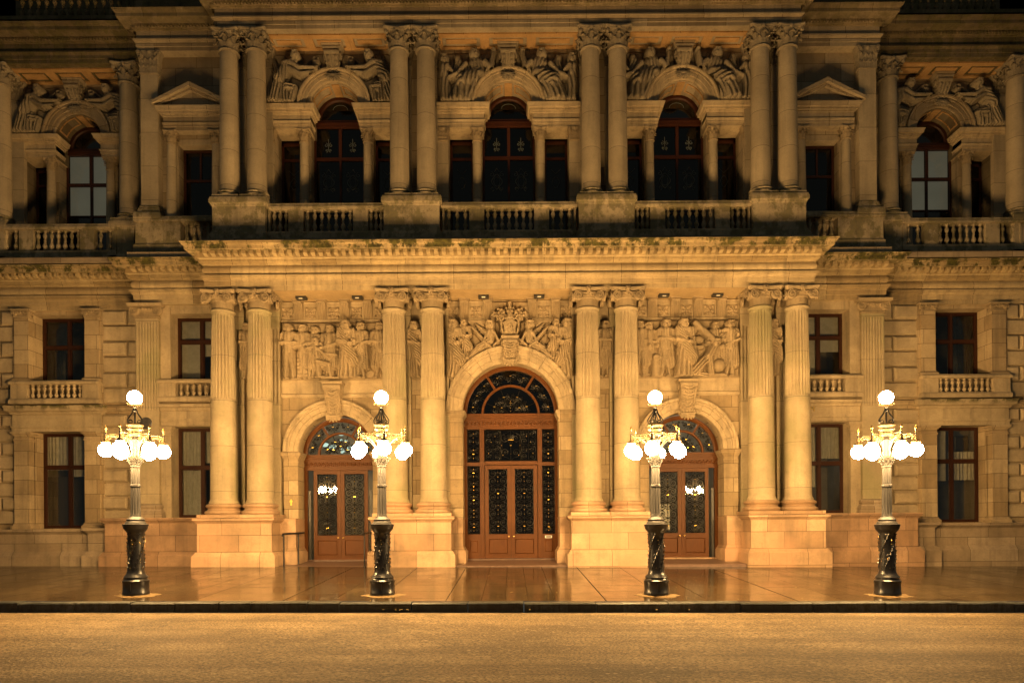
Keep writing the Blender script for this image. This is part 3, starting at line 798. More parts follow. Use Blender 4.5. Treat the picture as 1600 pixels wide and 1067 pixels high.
r.cap(px(950,560),px(1000,530),.10,.09,.14,.5)
relA=r.mesh('relief',M['carved'])
# right panel: people with a telescope, a globe and a bust
r=Relief(-2.03,2.03,0,2.28)
px=lambda zx,zy:((zx-590)*SC_,(868-zy)*SC_)
P2=lambda zx:(zx-590)*SC_
r.up(.05+0*r.X,(r.Z<.05))
r.man(P2(150),.05,2.16,1,.12,'hold',True,0,.03); r.man(P2(230),.1,2.06,1,.1,'hold',True,0,.02)
r.cap(px(290,700),px(285,840),.20,.20,.05,.7); r.ell(px(290,690),.17,.14,.14)
r.man(P2(378),.04,2.2,-1,.15,'cross',True,0,.08); 
r.cap(px(640,520),px(650,660),.10,.13,.03); r.cap(px(600,590),px(720,590),.045,.045,.1); r.ell(px(635,435),.17,.17,.05,.8); r.ell(px(690,520),.20,.13,.04,.6)
r.man(P2(838),.2,1.95,-1,.1,'hold',True,-.02,.01)
r.cap(px(660,395),px(830,545),.115,.10,.16,.9); r.cap(px(650,385),px(672,405),.135,.135,.16,.8)
r.man(P2(968),.03,2.18,-1,.13,'hold',True,0,.07); r.cap(px(900,500),px(1020,470),.12,.10,.16,.8,.04,50,.6)
r.ell(px(868,765),.26,.26,.07,.85); r.cap(px(830,850),px(910,850),.07,.07,.1)
r.cap(px(830,590),px(770,680),.15,.16,.12,.85,.03); r.cap(px(770,680),px(660,800),.16,.24,.10,.7,.05,44); r.cap(px(780,690),px(800,840),.12,.10,.14,.8,.04,50); r.head(px(835,560),.13,.18,-1); r.cap(px(640,840),px(760,850),.10,.08,.08,.8,.03)
r.robed(P2(545),.03,2.2,1,.19,.36,0,0,0,1,.11)
relB=r.mesh('relief',M['carved'])
rp=part('carved_panel',MB().box(-9.0,-5.02,27.62,27.66,7.31,9.62),M['smooth'],HALL,0); place('relief',relA,rp,(-6.98,27.55,7.31))
rp=part('carved_panel',MB().box(5.02,9.0,27.62,27.66,7.31,9.62),M['smooth'],HALL,0); place('relief',relB,rp,(7.0,27.55,7.31))
# single standing figures between the paired columns
r=Relief(-.30,.30,0,2.28); r.up(.05+0*r.X,r.Z<.05); r.robed(0,.04,2.16,1,.17,.25,0,0,0,1,.08); relC=r.mesh('relief',M['carved'])
r=Relief(-.30,.30,0,2.28); r.up(.05+0*r.X,r.Z<.05); r.man(0,.04,2.16,-1,.11,'cross',True,0,.08); relD=r.mesh('relief',M['carved'])
for x,rm in ((-3.71,relC),(3.71,relD),(-10.3,relD),(10.3,relC)):
    rp=part('carved_panel',MB().box(x-.3,x+.3,27.62,27.66,7.31,9.62),M['smooth'],HALL,0); place('relief',rm,rp,(x,27.55,7.31))
# centre: robed women, winged figures and a shield above the arch
r=Relief(-2.42,2.42,0,3.05)      # z 7.31 .. 10.36
zz=lambda zx,zy:((zx-663)/234.,(890-zy)/234.)
for sx in (-1,1):
    q=lambda zx,zy:(sx*abs(zz(zx,zy)[0]), zz(zx,zy)[1])
    r.robed(sx*2.22,.02,2.25,-sx,.17,.27,0,1,0,1,.10); r.robed(sx*1.78,.75,1.5,-sx,.13,.20,0,0,0,1,.05)
    # wing
    for k in range(6): r.cap(q(470,470),q(345+14*k,385+26*k),.07,.03,.03,.7,.015,70)
    # reclining body along the arch
    r.cap(q(485,545),q(490,470),.14,.17,.12,.8,.02); r.cap(q(470,555),q(370,610),.15,.12,.10,.8,.04,44); r.cap(q(370,610),q(230,745),.115,.05,.08,.8,.04,44); r.cap(q(400,590),q(300,690),.09,.06,.13,.8,.03,44)
    r.head(q(487,405),.15,.15,-sx*.9); r.cap(q(520,480),q(560,560),.055,.045,.2); r.cap(q(560,560),q(610,520),.045,.04,.2)
    r.cap(q(455,480),q(420,560),.055,.045,.18); r.cap(q(420,560),q(480,600),.045,.04,.2)
    r.cap(q(315,425),q(485,605),.055,.055,.12,.9)
    r.cap(q(590,520),q(730,520),.0501,.05,.10)
    r.cap(q(600,525),q(510,590),.06,.04,.14); 
    for k in range(5): r.ell(q(540-10*k,300+k*10-22*(k%2)),.09,.07,.06)
    for k in range(7): r.ell((sx*(.12+.055*k),2.38+.07*math.sin(k*1.7)),.075,.06,.08)
# shield with a tree on it, scrolled frame, helmet-like knob and leafy mantling above
T=np.clip((2.22-r.Z)/.62,0,1); hw=.27*np.sqrt(np.clip(1-T**3.2,0,1))+.02*np.cos(T*7)
k=(np.abs(r.X)<hw)&(r.Z>1.60)&(r.Z<2.22+.05*np.cos(r.X*11)); v=r.X/np.maximum(hw,.01)
r.up(.17+.07*np.sqrt(np.clip(1-v*v*.8,0,1)),k)
r.cap((0,1.72),(0,1.95),.035,.03,.21); 
for q in range(9): a=q*.7; r.ell((.10*math.cos(a)*(q%3)/2,2.0+.08*math.sin(a)),.045,.045,.22)
for t in np.linspace(0,1,13):
    w=.30*math.sqrt(max(0,1-(1-t)**3.2))+.03
    for sx in (-1,1): r.ell((sx*w,1.62+.60*t),.045+.012*math.sin(t*17),.05,.15)
for sx in (-1,1):
    for q in range(12):
        a=q*.62; rr=.15*(1-q/15); r.ell((sx*(.34+rr*math.cos(a)),2.32+rr*math.sin(a)),.045,.045,.15)
    for q in range(14):
        a=q/13; r.ell((sx*(.20+.42*a),2.50+.14*math.sin(a*6)+.10*a),.055,.05,.10+.05*math.sin(q*2)); r.ell((sx*(.14+.34*a),2.62+.10*math.cos(a*7)),.05,.055,.08+.05*math.cos(q*2))
r.cap((-.15,2.30),(.15,2.30),.06,.06,.17); r.cap((0,2.36),(0,2.52),.13,.10,.15); r.cap((-.10,2.60),(.10,2.60),.045,.045,.18); r.cap((0,2.66),(0,2.84),.09,.07,.10); r.ell((0,2.93),.08,.10,.10)
mask=np.hypot(r.X,r.Z-(6.06-7.31))>2.50
mask&=~((r.Z>2.33)&(r.H<.02)&(np.abs(r.X)>.75))
mask&=~((r.Z>2.33)&(np.abs(r.X)>1.15))
rp=part('carved_panel',MB().box(-2.44,2.44,27.63,27.66,8.62,9.62),M['smooth'],HALL,0); place('relief',r.mesh('relief',M['carved'],mask),rp,(0,27.55,7.31))

# spandrels of the upper windows: z 18.35 .. 20.4, arch radius 1.45 round z 18.3
def spandrel(kind):
    r=Relief(-2.72,2.72,0,2.06,.02)
    U=lambda zx,zy:((zx-735)/6.668/39.,(627-zy)/6.668/39.)
    for sx in (-1,1):
        q=lambda zx,zy:(sx*abs(U(zx,zy)[0]),max(.02,U(zx,zy)[1]))
        if kind=='seated':
            r.cap(q(410,250),q(430,330),.33,.26,.08,.7,.03); r.cap(q(330,310),q(300,440),.20,.26,.06,.8,.04)
            r.cap(q(420,360),q(270,430),.30,.34,.10,.8,.07,30,.9); r.cap(q(280,430),q(220,620),.34,.42,.06,.75,.08,26,.15); r.cap(q(380,440),q(300,600),.24,.20,.10,.8,.07,26)
            r.head(q(395,165),.165,.20,-sx*.8,1.25,0,0); r.cap(q(395,215),q(395,250),.09,.11,.16)
            r.cap(q(300,260),q(210,360),.10,.08,.2); r.cap(q(210,360),q(130,390),.08,.06,.22)
            r.cap(q(500,240),q(560,300),.11,.09,.2); r.cap(q(560,300),q(580,150),.09,.06,.2); r.ell(q(585,110),.10,.10,.18); r.cap(q(590,130),q(510,330),.04,.04,.2)
            r.head(q(80,195),.145,.14,-sx*.6,1.25); r.cap(q(70,280),q(70,330),.24,.22,.08,.75,.03); r.cap(q(70,350),q(60,600),.24,.30,.06,.75,.06,30); r.cap(q(110,270),q(160,330),.08,.06,.2)
            r.ell(q(215,185),.14,.20,.05); r.cap(q(230,220),q(200,300),.18,.14,.04,.8,.03)
            for k in range(7): r.ell(q(470+18*k,150-20*(k%2)),.10,.09,.02,.5)
        else:
            # kneeling, draped figure bending towards the middle with both arms stretched out
            r.cap(q(170,420),q(130,600),.26,.34,.06,.75,.09,44,.1); r.cap(q(230,430),q(230,610),.22,.26,.08,.75,.09,44,.1); r.cap(q(270,470),q(330,470),.20,.14,.12,.8,.06,40); r.cap(q(330,470),q(300,600),.13,.12,.12,.8,.05,44)
            r.cap(q(190,380),q(270,250),.24,.20,.14,.8,.05,44,.6); r.cap(q(240,240),q(310,230),.13,.13,.18)
            r.head(q(365,170),.15,.24,-sx*1.0,1.2); r.cap(q(345,205),q(305,235),.085,.10,.22)
            r.cap(q(310,240),q(390,290),.10,.085,.24); r.cap(q(390,290),q(560,290),.08,.05,.24); r.ell(q(585,285),.08,.05,.24)
            r.cap(q(290,290),q(400,345),.09,.08,.22); r.cap(q(400,345),q(530,330),.07,.05,.22); r.ell(q(550,325),.07,.05,.22)
            r.ell(q(555,200),.16,.17,.05,.8); r.ell(q(555,165),.12,.08,.14,.5); r.cut(q(555,165),.08,.10); r.cap(q(440,235),q(520,170),.045,.035,.08)
            r.cap(q(150,300),q(100,140),.10,.05,.04,.8,.03,60); r.cap(q(130,330),q(50,190),.10,.05,.03,.8,.03,60); r.cap(q(190,260),q(230,120),.06,.03,.03)
            r.cap(q(60,610),q(420,615),.07,.06,.06,.8)
    mask=np.hypot(r.X,r.Z+.06)>1.44
    mask&=~((np.abs(r.X)<.34)&(r.Z>1.2))
    return r.mesh('relief',M['upcarved'],mask)
span={'seated':spandrel('seated'),'bowing':spandrel('bowing')}
# ------------------------------------------------------------ Corinthian capitals
def corinthian(r,h,hw,seg=28):
    m=MB()
    m.lathe([(r*1.02,0),(r*1.13,.02*h),(r*1.17,.05*h),(r*1.08,.08*h),(r,.09*h),(r*1.0,.4*h),(r*1.12,.7*h),(r*1.4,.86*h)],(0,0,0),seg)
    def leaf(a,z0,hh,w,out,r0):
        n=9; vs=[];fs=[]
        for i in range(n+1):
            t=i/n
            if t<.72: rr=r0+out*.35*t**2; z=z0+hh*t/.78
            else:
                u=(t-.72)/.28; an=u*PI*.95
                rr=r0+out*.35*.5+out*.42*(1-math.cos(an))*.7; z=z0+hh*.92+hh*.10*math.sin(an)-hh*.10*u
            ww=w*(.62+.5*math.sin(PI*min(1,t*1.15)))*(1-.45*max(0,t-.7)/.3)
            for k in range(7):
                s=(k-3)/3; lob=1+.22*math.cos(i*2.2)*(abs(s)>.8)
                x=s*ww*lob; bul=-.30*w*s*s+.06*w*math.cos(s*9)
                vs.append((rr+bul+.0,x,z-.06*hh*abs(s)))
        for i in range(n):
            for k in range(6): fs.append((i*7+k,i*7+k+1,(i+1)*7+k+1,(i+1)*7+k))
        b=len(m.v); m.add(vs,fs); m.rot(b,Matrix.Rotation(a,4,'Z'))
    for k in range(8): leaf(2*PI*(k+.5)/8,.09*h,.36*h,r*.36,r*.75,r*1.05)
    for k in range(8): leaf(2*PI*k/8,.12*h,.60*h,r*.34,r*.9,r*1.02)
    for k in range(4):
        a=PI/4+k*PI/2; b=len(m.v)
        P=[(r*1.05+t*(hw*1.12-r*1.05)*t,0,.5*h+.36*h*math.sin(t*PI*.55)) for t in np.linspace(0,1,7)]
        for s in (-1,1): m.tube([(x,s*(.06*r+.02),z) for x,y,z in P],.10*r,5)
        ex,ez=P[-1][0],P[-1][2]
        for s in (-1,1): m.tube([(ex-.22*r*.3+.22*r*(1-t*.8)*math.cos(PI/2-t*7),s*.11*r,ez-.20*r+.22*r*(1-t*.8)*math.sin(PI/2-t*7)) for t in np.linspace(0,1,14)],.07*r,5)
        m.sphere((ex-.05*r,0,ez-.2*r),.2*r,8,6,(1,1.1,1))
        m.rot(b,Matrix.Rotation(a,4,'Z'))
        b=len(m.v)
        for s in (-1,1): m.tube([(r*1.15+.04,s*(.5*r-.45*r*t),.55*h+.28*h*t) for t in (0,.3,.6,.9)],.08*r,5)
        m.sphere((hw*.86,0,.93*h),.24*r,8,6,(.7,1,1))
        m.rot(b,Matrix.Rotation(k*PI/2,4,'Z'))
    pts=[]
    for k in range(4):
        c0=PI/4+PI/2*k; A=Vector((math.cos(c0-.07),math.sin(c0-.07)))*hw*1.36; B=Vector((math.cos(c0+.07),math.sin(c0+.07)))*hw*1.36
        C=Vector((math.cos(c0+PI/2-.07),math.sin(c0+PI/2-.07)))*hw*1.36; pts+=[A,B]
        nr=Vector((math.cos(c0+PI/4),math.sin(c0+PI/4)))
        for t in (.2,.4,.6,.8): pts.append(B.lerp(C,t)-nr*hw*.16*math.sin(PI*t))
    n=len(pts)
    for s0,z0,s1,z1 in ((.9,.86,.94,.91),(.94,.91,1,.955),(1,.955,1,1.0)):
        m.add([(p.x*s0,p.y*s0,z0*h) for p in pts]+[(p.x*s1,p.y*s1,z1*h) for p in pts],[(i,(i+1)%n,n+(i+1)%n,n+i) for i in range(n)]+[tuple(reversed(range(n))),tuple(range(n,2*n))])
    return m
def colbase(r,h):
    m=MB(); w=r*1.36
    m.sqlathe([(0,0),(0,.28*h)],(0,0,0),w,w)
    m.lathe([(r*1.2,.28*h),(w*.97,.33*h),(w,.42*h),(w*.97,.52*h),(r*1.2,.56*h),(r*1.13,.64*h),(r*1.16,.70*h),(r*1.24,.76*h),(r*1.24,.84*h),(r*1.12,.9*h),(r*1.05,1.0*h)],(0,0,0),32)
    return m
capU=corinthian(.345,.76,.53).mesh('corinthian_capital',M['upcarved'],50)
r0,r1=.372,.335
shU=MB().lathe([(r0+.03,0),(r0+.03,.04),(r0,.09)]+[(r0-(r0-r1)*(t**1.6),.09+5.26*t) for t in np.linspace(0.05,1,9)]+[(r1,5.36)],(0,0,0),40).mesh('shaft',M['upcolumn'],50)
bsU=colbase(.372,.36).mesh('column_base',M['balus'],50)
def upper_column(x,y,zb=14.10):
    c=place('column',shU,HALL,(x,y,zb+.36)); place('column_base',bsU,c,(x,y,zb)); place('corinthian_capital',capU,c,(x,y,zb+.36+5.36))
UPX=[-10.82,-9.76,-4.23,-3.19,3.19,4.23,9.76,10.82]
for x in UPX: upper_column(x,27.1)
for sx in (-1,1): upper_column(sx*15.75,29.0); upper_column(sx*21.05,29.0)

# walls of the upper storey
m=MB(); wall(m,-11.22,11.22,12.3,20.7,28.0,.9,[(xc-2.42,xc+2.42,12.4,17.45,None) for xc in (-6.95,0,6.95)]+[(xc-.98,xc+.98,17.45,18.3,2) for xc in (-6.95,0,6.95)])
for sx in (-1,1): m.add([(sx*11.22,28.0,12.3),(sx*11.22,28.6,12.3),(sx*11.22,28.6,20.7),(sx*11.22,28.0,20.7)],[(0,1,2,3)])
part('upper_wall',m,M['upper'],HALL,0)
for sx in (-1,1):
    m=MB(); a,b=sorted((sx*11.98,sx*13.38))
    wall(m,*sorted((sx*11.22,sx*14.85)),12.3,20.7,28.35,.5,[(a,b,14.2,17.05,False)])
    m.add([(sx*14.85,28.35,12.3),(sx*14.85,30.2,12.3),(sx*14.85,30.2,20.7),(sx*14.85,28.35,20.7)],[(0,1,2,3)])
    part('upper_wall',m,M['upper'],HALL,0)
    m=MB(); xc=sx*18.45
    wall(m,*sorted((sx*14.8,sx*Xe)),12.3,20.7,30.0,.9,[(xc-2.42,xc+2.42,12.4,17.45,None),(xc-.98,xc+.98,17.45,18.3,2)])
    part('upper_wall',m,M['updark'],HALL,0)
    pilaster(sx*14.38,.34,27.97,28.36,14.1,20.6,None,'upcolumn')
    m=MB(); m.sqlathe([(.10,14.1),(.10,14.22),(.07,14.24),(.08,14.3),(.03,14.34),(.05,14.38),(0,14.44)],(sx*14.38,28.16,0),.34,.2); part('pilaster_base',m,M['balus'],HALL,40)
def pil_cap(xc,hw,yf,z0,h,mat='upcarved'):
    """flat Corinthian pilaster capital"""
    n=46; g=np.linspace(-1,1,n); t=np.linspace(0,1,n); X,T=np.meshgrid(g,t)
    H=.05+.16*T**2*1.0
    for row,zz,off in ((0,.36,.0),(1,.66,.5)):
        for k in range(-2,3):
            c=(k+off)*.5; d=np.abs(X-c)/.24; top=zz-.12*np.clip(d,0,1)**2
            L=np.where((d<1)&(T<top),(.07+.10*np.exp(-((top-T)/.08)**2))*np.sqrt(np.clip(1-d*d,0,1))*(1+.3*np.cos(d*9)),0)
            H=np.maximum(H,.05+.16*T**2+L)
    for s in (-1,1): 
        rr=np.hypot(X-s*.8,(T-.8)*1.5); H+=np.where(rr<.3,.12*(1+.5*np.cos(rr*40)),0)
    H+=.12*np.exp(-((X/.14)**2+((T-.92)/.08)**2))
    W=hw*(1+.42*T**1.8)
    H=H*hw*1.1
    vs=[(xc+X[j,i]*W[j,i],yf-H[j,i],z0+h*T[j,i]) for j in range(n) for i in range(n)]
    fs=[(j*n+i,j*n+i+1,(j+1)*n+i+1,(j+1)*n+i) for j in range(n-1) for i in range(n-1)]
    b=len(vs)
    for j in range(n): vs+= [(xc-W[j,0],yf+.25,z0+h*t[j]),(xc+W[j,0],yf+.25,z0+h*t[j])]
    for j in range(n-1):
        fs.append((b+2*j,j*n,(j+1)*n,b+2*j+2)); fs.append((j*n+n-1,b+2*j+1,b+2*j+3,(j+1)*n+n-1))
    m=MB().add(vs,fs); m.sqlathe([(-.02,z0-.03),(.03,z0-.02),(.03,z0+.03),(0,z0+.04)],(xc,yf+.1,0),hw,.12)
    return part('corinthian_capital',m,M[mat],HALL,50)
for sx in (-1,1):
    pil_cap(sx*14.38,.34,27.97,19.72,.87)
for x in UPX: pilaster(x,.36,27.82,28.02,12.4,19.8,None,'upcolumn'); pil_cap(x,.36,27.82,19.8,.79)
for sx in (-1,1):
    for x in (15.75,21.05): pilaster(sx*x,.36,29.82,30.02,12.4,19.8,None,'upcolumn'); pil_cap(sx*x,.36,29.82,19.8,.79)

# coffered ceilings behind the columns
def soffit(x0,x1,y0,y1,nx,z=20.6):
    m=MB(); w=(x1-x0)/nx
    for k in range(nx):
        a,b=x0+w*k,x0+w*(k+1)
        for q0,q1,p0,p1 in ((a,b,y0,y0+.2),(a,b,y1-.2,y1),(a,a+.18,y0+.2,y1-.2),(b-.18,b,y0+.2,y1-.2)): m.box(q0+.003,q1-.003,p0,p1,z-.06,z-.004)
        m.box(a+.32,b-.32,y0+.34,y1-.34,z-.035,z-.004)
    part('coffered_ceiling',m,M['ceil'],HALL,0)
for x0,x1 in ((-9.4,-4.65),(-2.75,2.75),(4.65,9.4)): soffit(x0,x1,27.05,27.98,3)
for sx in (-1,1): soffit(*sorted((sx*16.1,sx*20.7)),28.95,29.98,3)

# arched three-light windows
smc=corinthian(.165,.52,.25,20).mesh('corinthian_capital',M['carved'],50)
sms=MB().lathe([(.20,0),(.20,.05),(.187,.09),(.187,2.0),(.165,4.22),(.165,4.25)],(0,0,0),24).mesh('shaft',M['upcolumn'],50)
smb=colbase(.19,.2).mesh('column_base',M['balus'],50)
upkey=bracket(.60,.40,.92,.42,.2,4,False).mesh('keystone',M['upcarved'],40)
imp_prof=[(-.5,17.45),(0,17.45),(0,17.58),(.03,17.585),(.03,17.66),(.06,17.70),(.07,17.74),(.02,17.745),(.02,17.98),(.06,18.0),(.07,18.05),(.14,18.06),(.14,18.13),(.22,18.15),(.23,18.22),(.27,18.29),(.27,18.31),(-.5,18.34)]
def frame_rect(m,x0,x1,y,z0,z1,w=.07,d=.08):
    m.box(x0,x0+w,y,y+d,z0,z1); m.box(x1-w,x1,y,y+d,z0,z1); m.box(x0+w,x1-w,y,y+d,z0,z0+w); m.box(x0+w,x1-w,y,y+d,z1-w,z1)
def room(x0,x1,y,z0,z1,dep,mat,parent):
    m=MB(); vs=[(x0,y,z0),(x1,y,z0),(x1,y,z1),(x0,y,z1),(x0,y+dep,z0),(x1,y+dep,z0),(x1,y+dep,z1),(x0,y+dep,z1)]
    m.add(vs,[(4,5,6,7),(0,4,7,3),(1,2,6,5),(0,1,5,4),(3,7,6,2)])
    return part('room_wall',m,M[mat],parent,0)
def etched_pane(g,e,w):
    """window pane with the frosted pattern on the same sheet"""
    me=twomat(g,e,'pane',M['upglass'],M['emblem']); me.transform(Matrix.Translation(-WL[w])); place('pane',me,w,WL[w])
def serliana(xc,Yw,style,blind):
    dy=Yw-28.0
    for sx in (-1,1):
        # lintel over the side light
        xa,xb=sorted((xc+sx*1.0,xc+sx*2.86))
        pl=[(xa,Yw+.6),(xa,Yw-.06),(xb,Yw-.06)] if sx>0 else [(xa,Yw-.06),(xb,Yw-.06),(xb,Yw+.6)]
        m=MB().sweep(pl,imp_prof)
        n=int((xb-xa)/.075)
        for k in range(n): m.box(xa+.075*k+.02,xa+.075*k+.06,Yw-.06-.12,Yw-.05,18.065,18.12)
        m.box(xa+.05,xb-.02,Yw,Yw+.88,17.46,18.2)
        part('window_lintel',m,M['smooth'],HALL,30)
        m=MB(); xa,xb=sorted((xc+sx*1.08,xc+sx*1.46)); m.box(xa,xb,Yw+.36,Yw+.9,12.4,17.46); part('window_mullion',m,M['upper'],HALL,0)
        xa,xb=sorted((xc+sx*2.42,xc+sx*2.86)); m=MB(); m.box(xa,xb,Yw-.05,Yw+.02,12.4,16.93); part('pilaster',m,M['upcolumn'],HALL,0)
        pil_cap(xc+sx*2.64,.2,Yw-.05,16.93,.52,'carved')
        c=place('column',sms,HALL,(xc+sx*1.28,Yw+.14,12.68)); place('column_base',smb,c,(xc+sx*1.28,Yw+.14,12.48)); place('corinthian_capital',smc,c,(xc+sx*1.28,Yw+.14,16.93))
    archivolt(xc,18.33,.98,1.46,Yw-.10,'archivolt','smooth' if not blind else 'upper',.36,3)
    # coffers under the arch
    m=MB()
    for a0,a1 in ((.12,.42),(.58,.88)):
        for q0,q1,p0,p1 in ((a0,a1,.12,.17),(a0,a1,.58,.63),(a0,a0+.02,.17,.58),(a1-.02,a1,.17,.58)):
            m.arc(xc,18.3,[(.955,Yw+p0),(.985,Yw+p0),(.985,Yw+p1),(.955,Yw+p1)],PI*q0,PI*q1,8)
    m.arc(xc,18.3,[(.94,Yw+.05),(.985,Yw+.05),(.985,Yw+.85),(.94,Yw+.85)],PI*.45,PI*.55,6)
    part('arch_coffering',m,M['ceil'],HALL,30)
    place('keystone',upkey,HALL,(xc,Yw-.03,20.33))
    m=MB(); m.sqlathe([(0,20.36),(.02,20.38),(.06,20.50),(.08,20.52),(.08,20.597)],(xc,Yw-.15,0),.34,.3); part('keystone_cap',m,M['upper'],HALL,30)
    m=MB(); m.box(xc-2.74,xc+2.74,Yw-.06,Yw+.02,20.40,20.55); part('string_course',m,M['upper'],HALL,0)
    place('relief',span[style],HALL,(xc,Yw-.06,18.35))
    # timber window
    yg=Yw+.86
    m=MB()
    m.arc(xc,18.28,[(.98,yg),(.86,yg),(.84,yg+.03),(.80,yg+.05),(.80,yg+.10),(.98,yg+.10)],0,PI,28)
    m.box(xc-1.08,xc+1.08,yg-.06,yg+.1,17.98,18.10); m.box(xc-1.08,xc+1.08,yg-.09,yg+.1,18.10,18.17); m.box(xc-1.08,xc+1.08,yg-.03,yg+.1,18.17,18.28)
    m.box(xc-1.10,xc-1.0,yg-.01,yg+.1,12.4,17.98); m.box(xc+1.0,xc+1.10,yg-.01,yg+.1,12.4,17.98)
    m.box(xc-.06,xc+.06,yg-.02,yg+.1,16.76,17.98); m.box(xc-1.0,xc+1.0,yg-.015,yg+.1,16.64,16.76)
    m.box(xc-.045,xc+.045,yg,yg+.1,12.4,16.64)
    for z in (15.28 if blind else 14.35,): m.box(xc-1.0,xc+1.0,yg+.01,yg+.09,z,z+.07)
    w=part('arched_window',m,M['upframe' if not blind else 'frame'],HALL,30)
    g=MB(); g.add([(xc-1.05,yg+.05,12.4),(xc+1.05,yg+.05,12.4),(xc+1.05,yg+.05,18.3),(xc-1.05,yg+.05,18.3)],[(0,1,2,3)])
    vs=[(xc+.97*math.cos(a),yg+.05,18.3+.97*math.sin(a)) for a in np.linspace(0,PI,25)]; g.add(vs,[tuple(range(25))])
    if blind:
        part('pane',g,M['glass'],w,0)
        b=MB()
        for x0,x1 in ((-.99,-.03),(.03,.99)): b.box(xc+x0,xc+x1,yg+.12,yg+.13,15.34,18.0)
        part('blind',b,M['blind'],w,0)
    else:
        e=MB(); em=MB(); ye=yg+.045
        for sx in (-1,1):
            c=(xc+sx*.5,15.75)
            em.tube([(c[0]+.20*math.cos(a)*(1+.12*math.cos(4*a)),ye,c[1]+.27*math.sin(a)*(1+.10*math.cos(4*a))) for a in np.linspace(0,2*PI,25)],.024,4)
            em.tube([(c[0]+.13*math.cos(a),ye,c[1]+.2*math.sin(a)) for a in np.linspace(0,2*PI,21)],.012,4)
            for s2 in (-1,1):
                em.tube([(x,ye,z) for x,z in spiral_pts(c[0]+s2*.22,c[1]+.3,.11,1.3,PI/2,s2,16)],.013,4); em.tube([(x,ye,z) for x,z in spiral_pts(c[0]+s2*.2,c[1]-.3,.10,1.3,-PI/2,-s2,16)],.013,4)
            e.tube([(c[0],ye,17.1),(c[0],ye,17.55)],.012,4)
            for s2 in (-1,1):
                e.tube([(x,ye,z) for x,z in spiral_pts(c[0]+s2*.1,17.3,.09,1.2,PI/2,s2,14)],.010,4); e.tube([(x,ye,z) for x,z in spiral_pts(c[0]+s2*.08,17.08,.07,1.2,-PI/2,-s2,14)],.010,4)
            e.tube([(c[0]-.1,ye,16.15),(c[0],ye,16.3),(c[0]+.1,ye,16.15)],.014,4)
        e.tube([(xc+.3*math.cos(a),ye,18.75+.2*math.sin(a)) for a in np.linspace(0,PI,12)],.010,4)
        e.add(em.v,em.f); etched_pane(g,e,w)
    room(xc-1.1,xc+1.1,yg+.2,12.4,19.4,1.0,'darkroom',w)
    for sx in (-1,1):
        x0,x1=sorted((xc+sx*1.46,xc+sx*2.42)); m=MB()
        frame_rect(m,x0,x1,yg,12.4,17.46,.09,.1); m.box(x0,x1,yg,yg+.1,17.25,17.46); m.box(x0+.08,x1-.08,yg+.01,yg+.09,16.62,16.72)
        w=part('side_window',m,M['upframe' if not blind else 'frame'],HALL,30)
        g=MB(); g.add([(x0,yg+.05,12.4),(x1,yg+.05,12.4),(x1,yg+.05,17.4),(x0,yg+.05,17.4)],[(0,1,2,3)]); 0
        if not blind:
            e=MB(); c=((x0+x1)/2,15.7); ye=yg+.045
            e.tube([(c[0]+.13*math.cos(a)*(1+.12*math.cos(4*a)),ye,c[1]+.22*math.sin(a)) for a in np.linspace(0,2*PI,21)],.014,4)
            for s2 in (-1,1): e.tube([(c[0]+s2*t*.2,ye,16.05+.2*t) for t in (0,.4,1)],.01,4)
            etched_pane(g,e,w)
        else: part('pane',g,M['upglass'],w,0)
        room(x0,x1,yg+.2,12.4,17.5,1.0,'darkroom',w)
serliana(-6.95,28.0,'bowing',False); serliana(0,28.0,'seated',False); serliana(6.95,28.0,'seated',False)
serliana(-18.45,30.0,'bowing',True); serliana(18.45,30.0,'bowing',True)

# pedimented windows beside the portico
for sx in (-1,1):
    xc=sx*12.68; Y=28.35
    for q in (-1,1):
        x=xc+q*.91
        c=place('column',sms,HALL,(x,Y-.16,12.68+.24)); c.scale=(1.1,1.1,.945)
        place('column_base',smb,c,(x,Y-.16,12.48)); place('corinthian_capital',smc,c,(x,Y-.16,17.18))
        m=MB(); m.box(x-.2,x+.2,Y-.06,Y+.01,12.4,17.0); part('pilaster',m,M['upcolumn'],HALL,0)
    pl=[(xc-1.12,Y+.05),(xc-1.12,Y-.34),(xc+1.12,Y-.34),(xc+1.12,Y+.05)]
    m=MB().sweep(pl,imp_prof); m.box(xc-1.1,xc+1.1,Y-.32,Y+.02,17.46,18.25)
    for k in range(29): m.box(xc-1.1+.076*k,xc-1.1+.076*k+.04,Y-.46,Y-.33,18.065,18.12)
    part('window_lintel',m,M['upper'],HALL,30)
    m=MB(); m.prism([(xc-1.38,18.32),(xc+1.38,18.32),(xc+1.42,18.42),(xc,19.06),(xc-1.42,18.42)],Y-.34,Y+.02)
    for q in (-1,1):
        m.prism([(xc,19.08),(xc,19.24),(xc+q*1.5,18.50),(xc+q*1.5,18.38)],Y-.62,Y+.01)
        m.prism([(xc,18.98),(xc,19.075),(xc+q*1.40,18.40),(xc+q*1.32,18.36)],Y-.48,Y+.01)
    part('pediment',m,M['upper'],HALL,0)
    x0,x1=xc-.66,xc+.66; yg=Y+.4; m=MB()
    frame_rect(m,x0-.04,x1+.04,yg,14.1,17.05,.1,.1); m.box(x0,x1,yg+.01,yg+.09,15.75,15.84); m.box(xc-.035,xc+.035,yg+.01,yg+.09,15.84,17.0)
    w=part('window',m,M['frame'],HALL,30)
    g=MB(); g.add([(x0,yg+.05,14.1),(x1,yg+.05,14.1),(x1,yg+.05,17.0),(x0,yg+.05,17.0)],[(0,1,2,3)]); part('pane',g,M['upglass'],w,0)
    room(x0,x1,yg+.2,14.1,17.05,1.0,'darkroom',w)

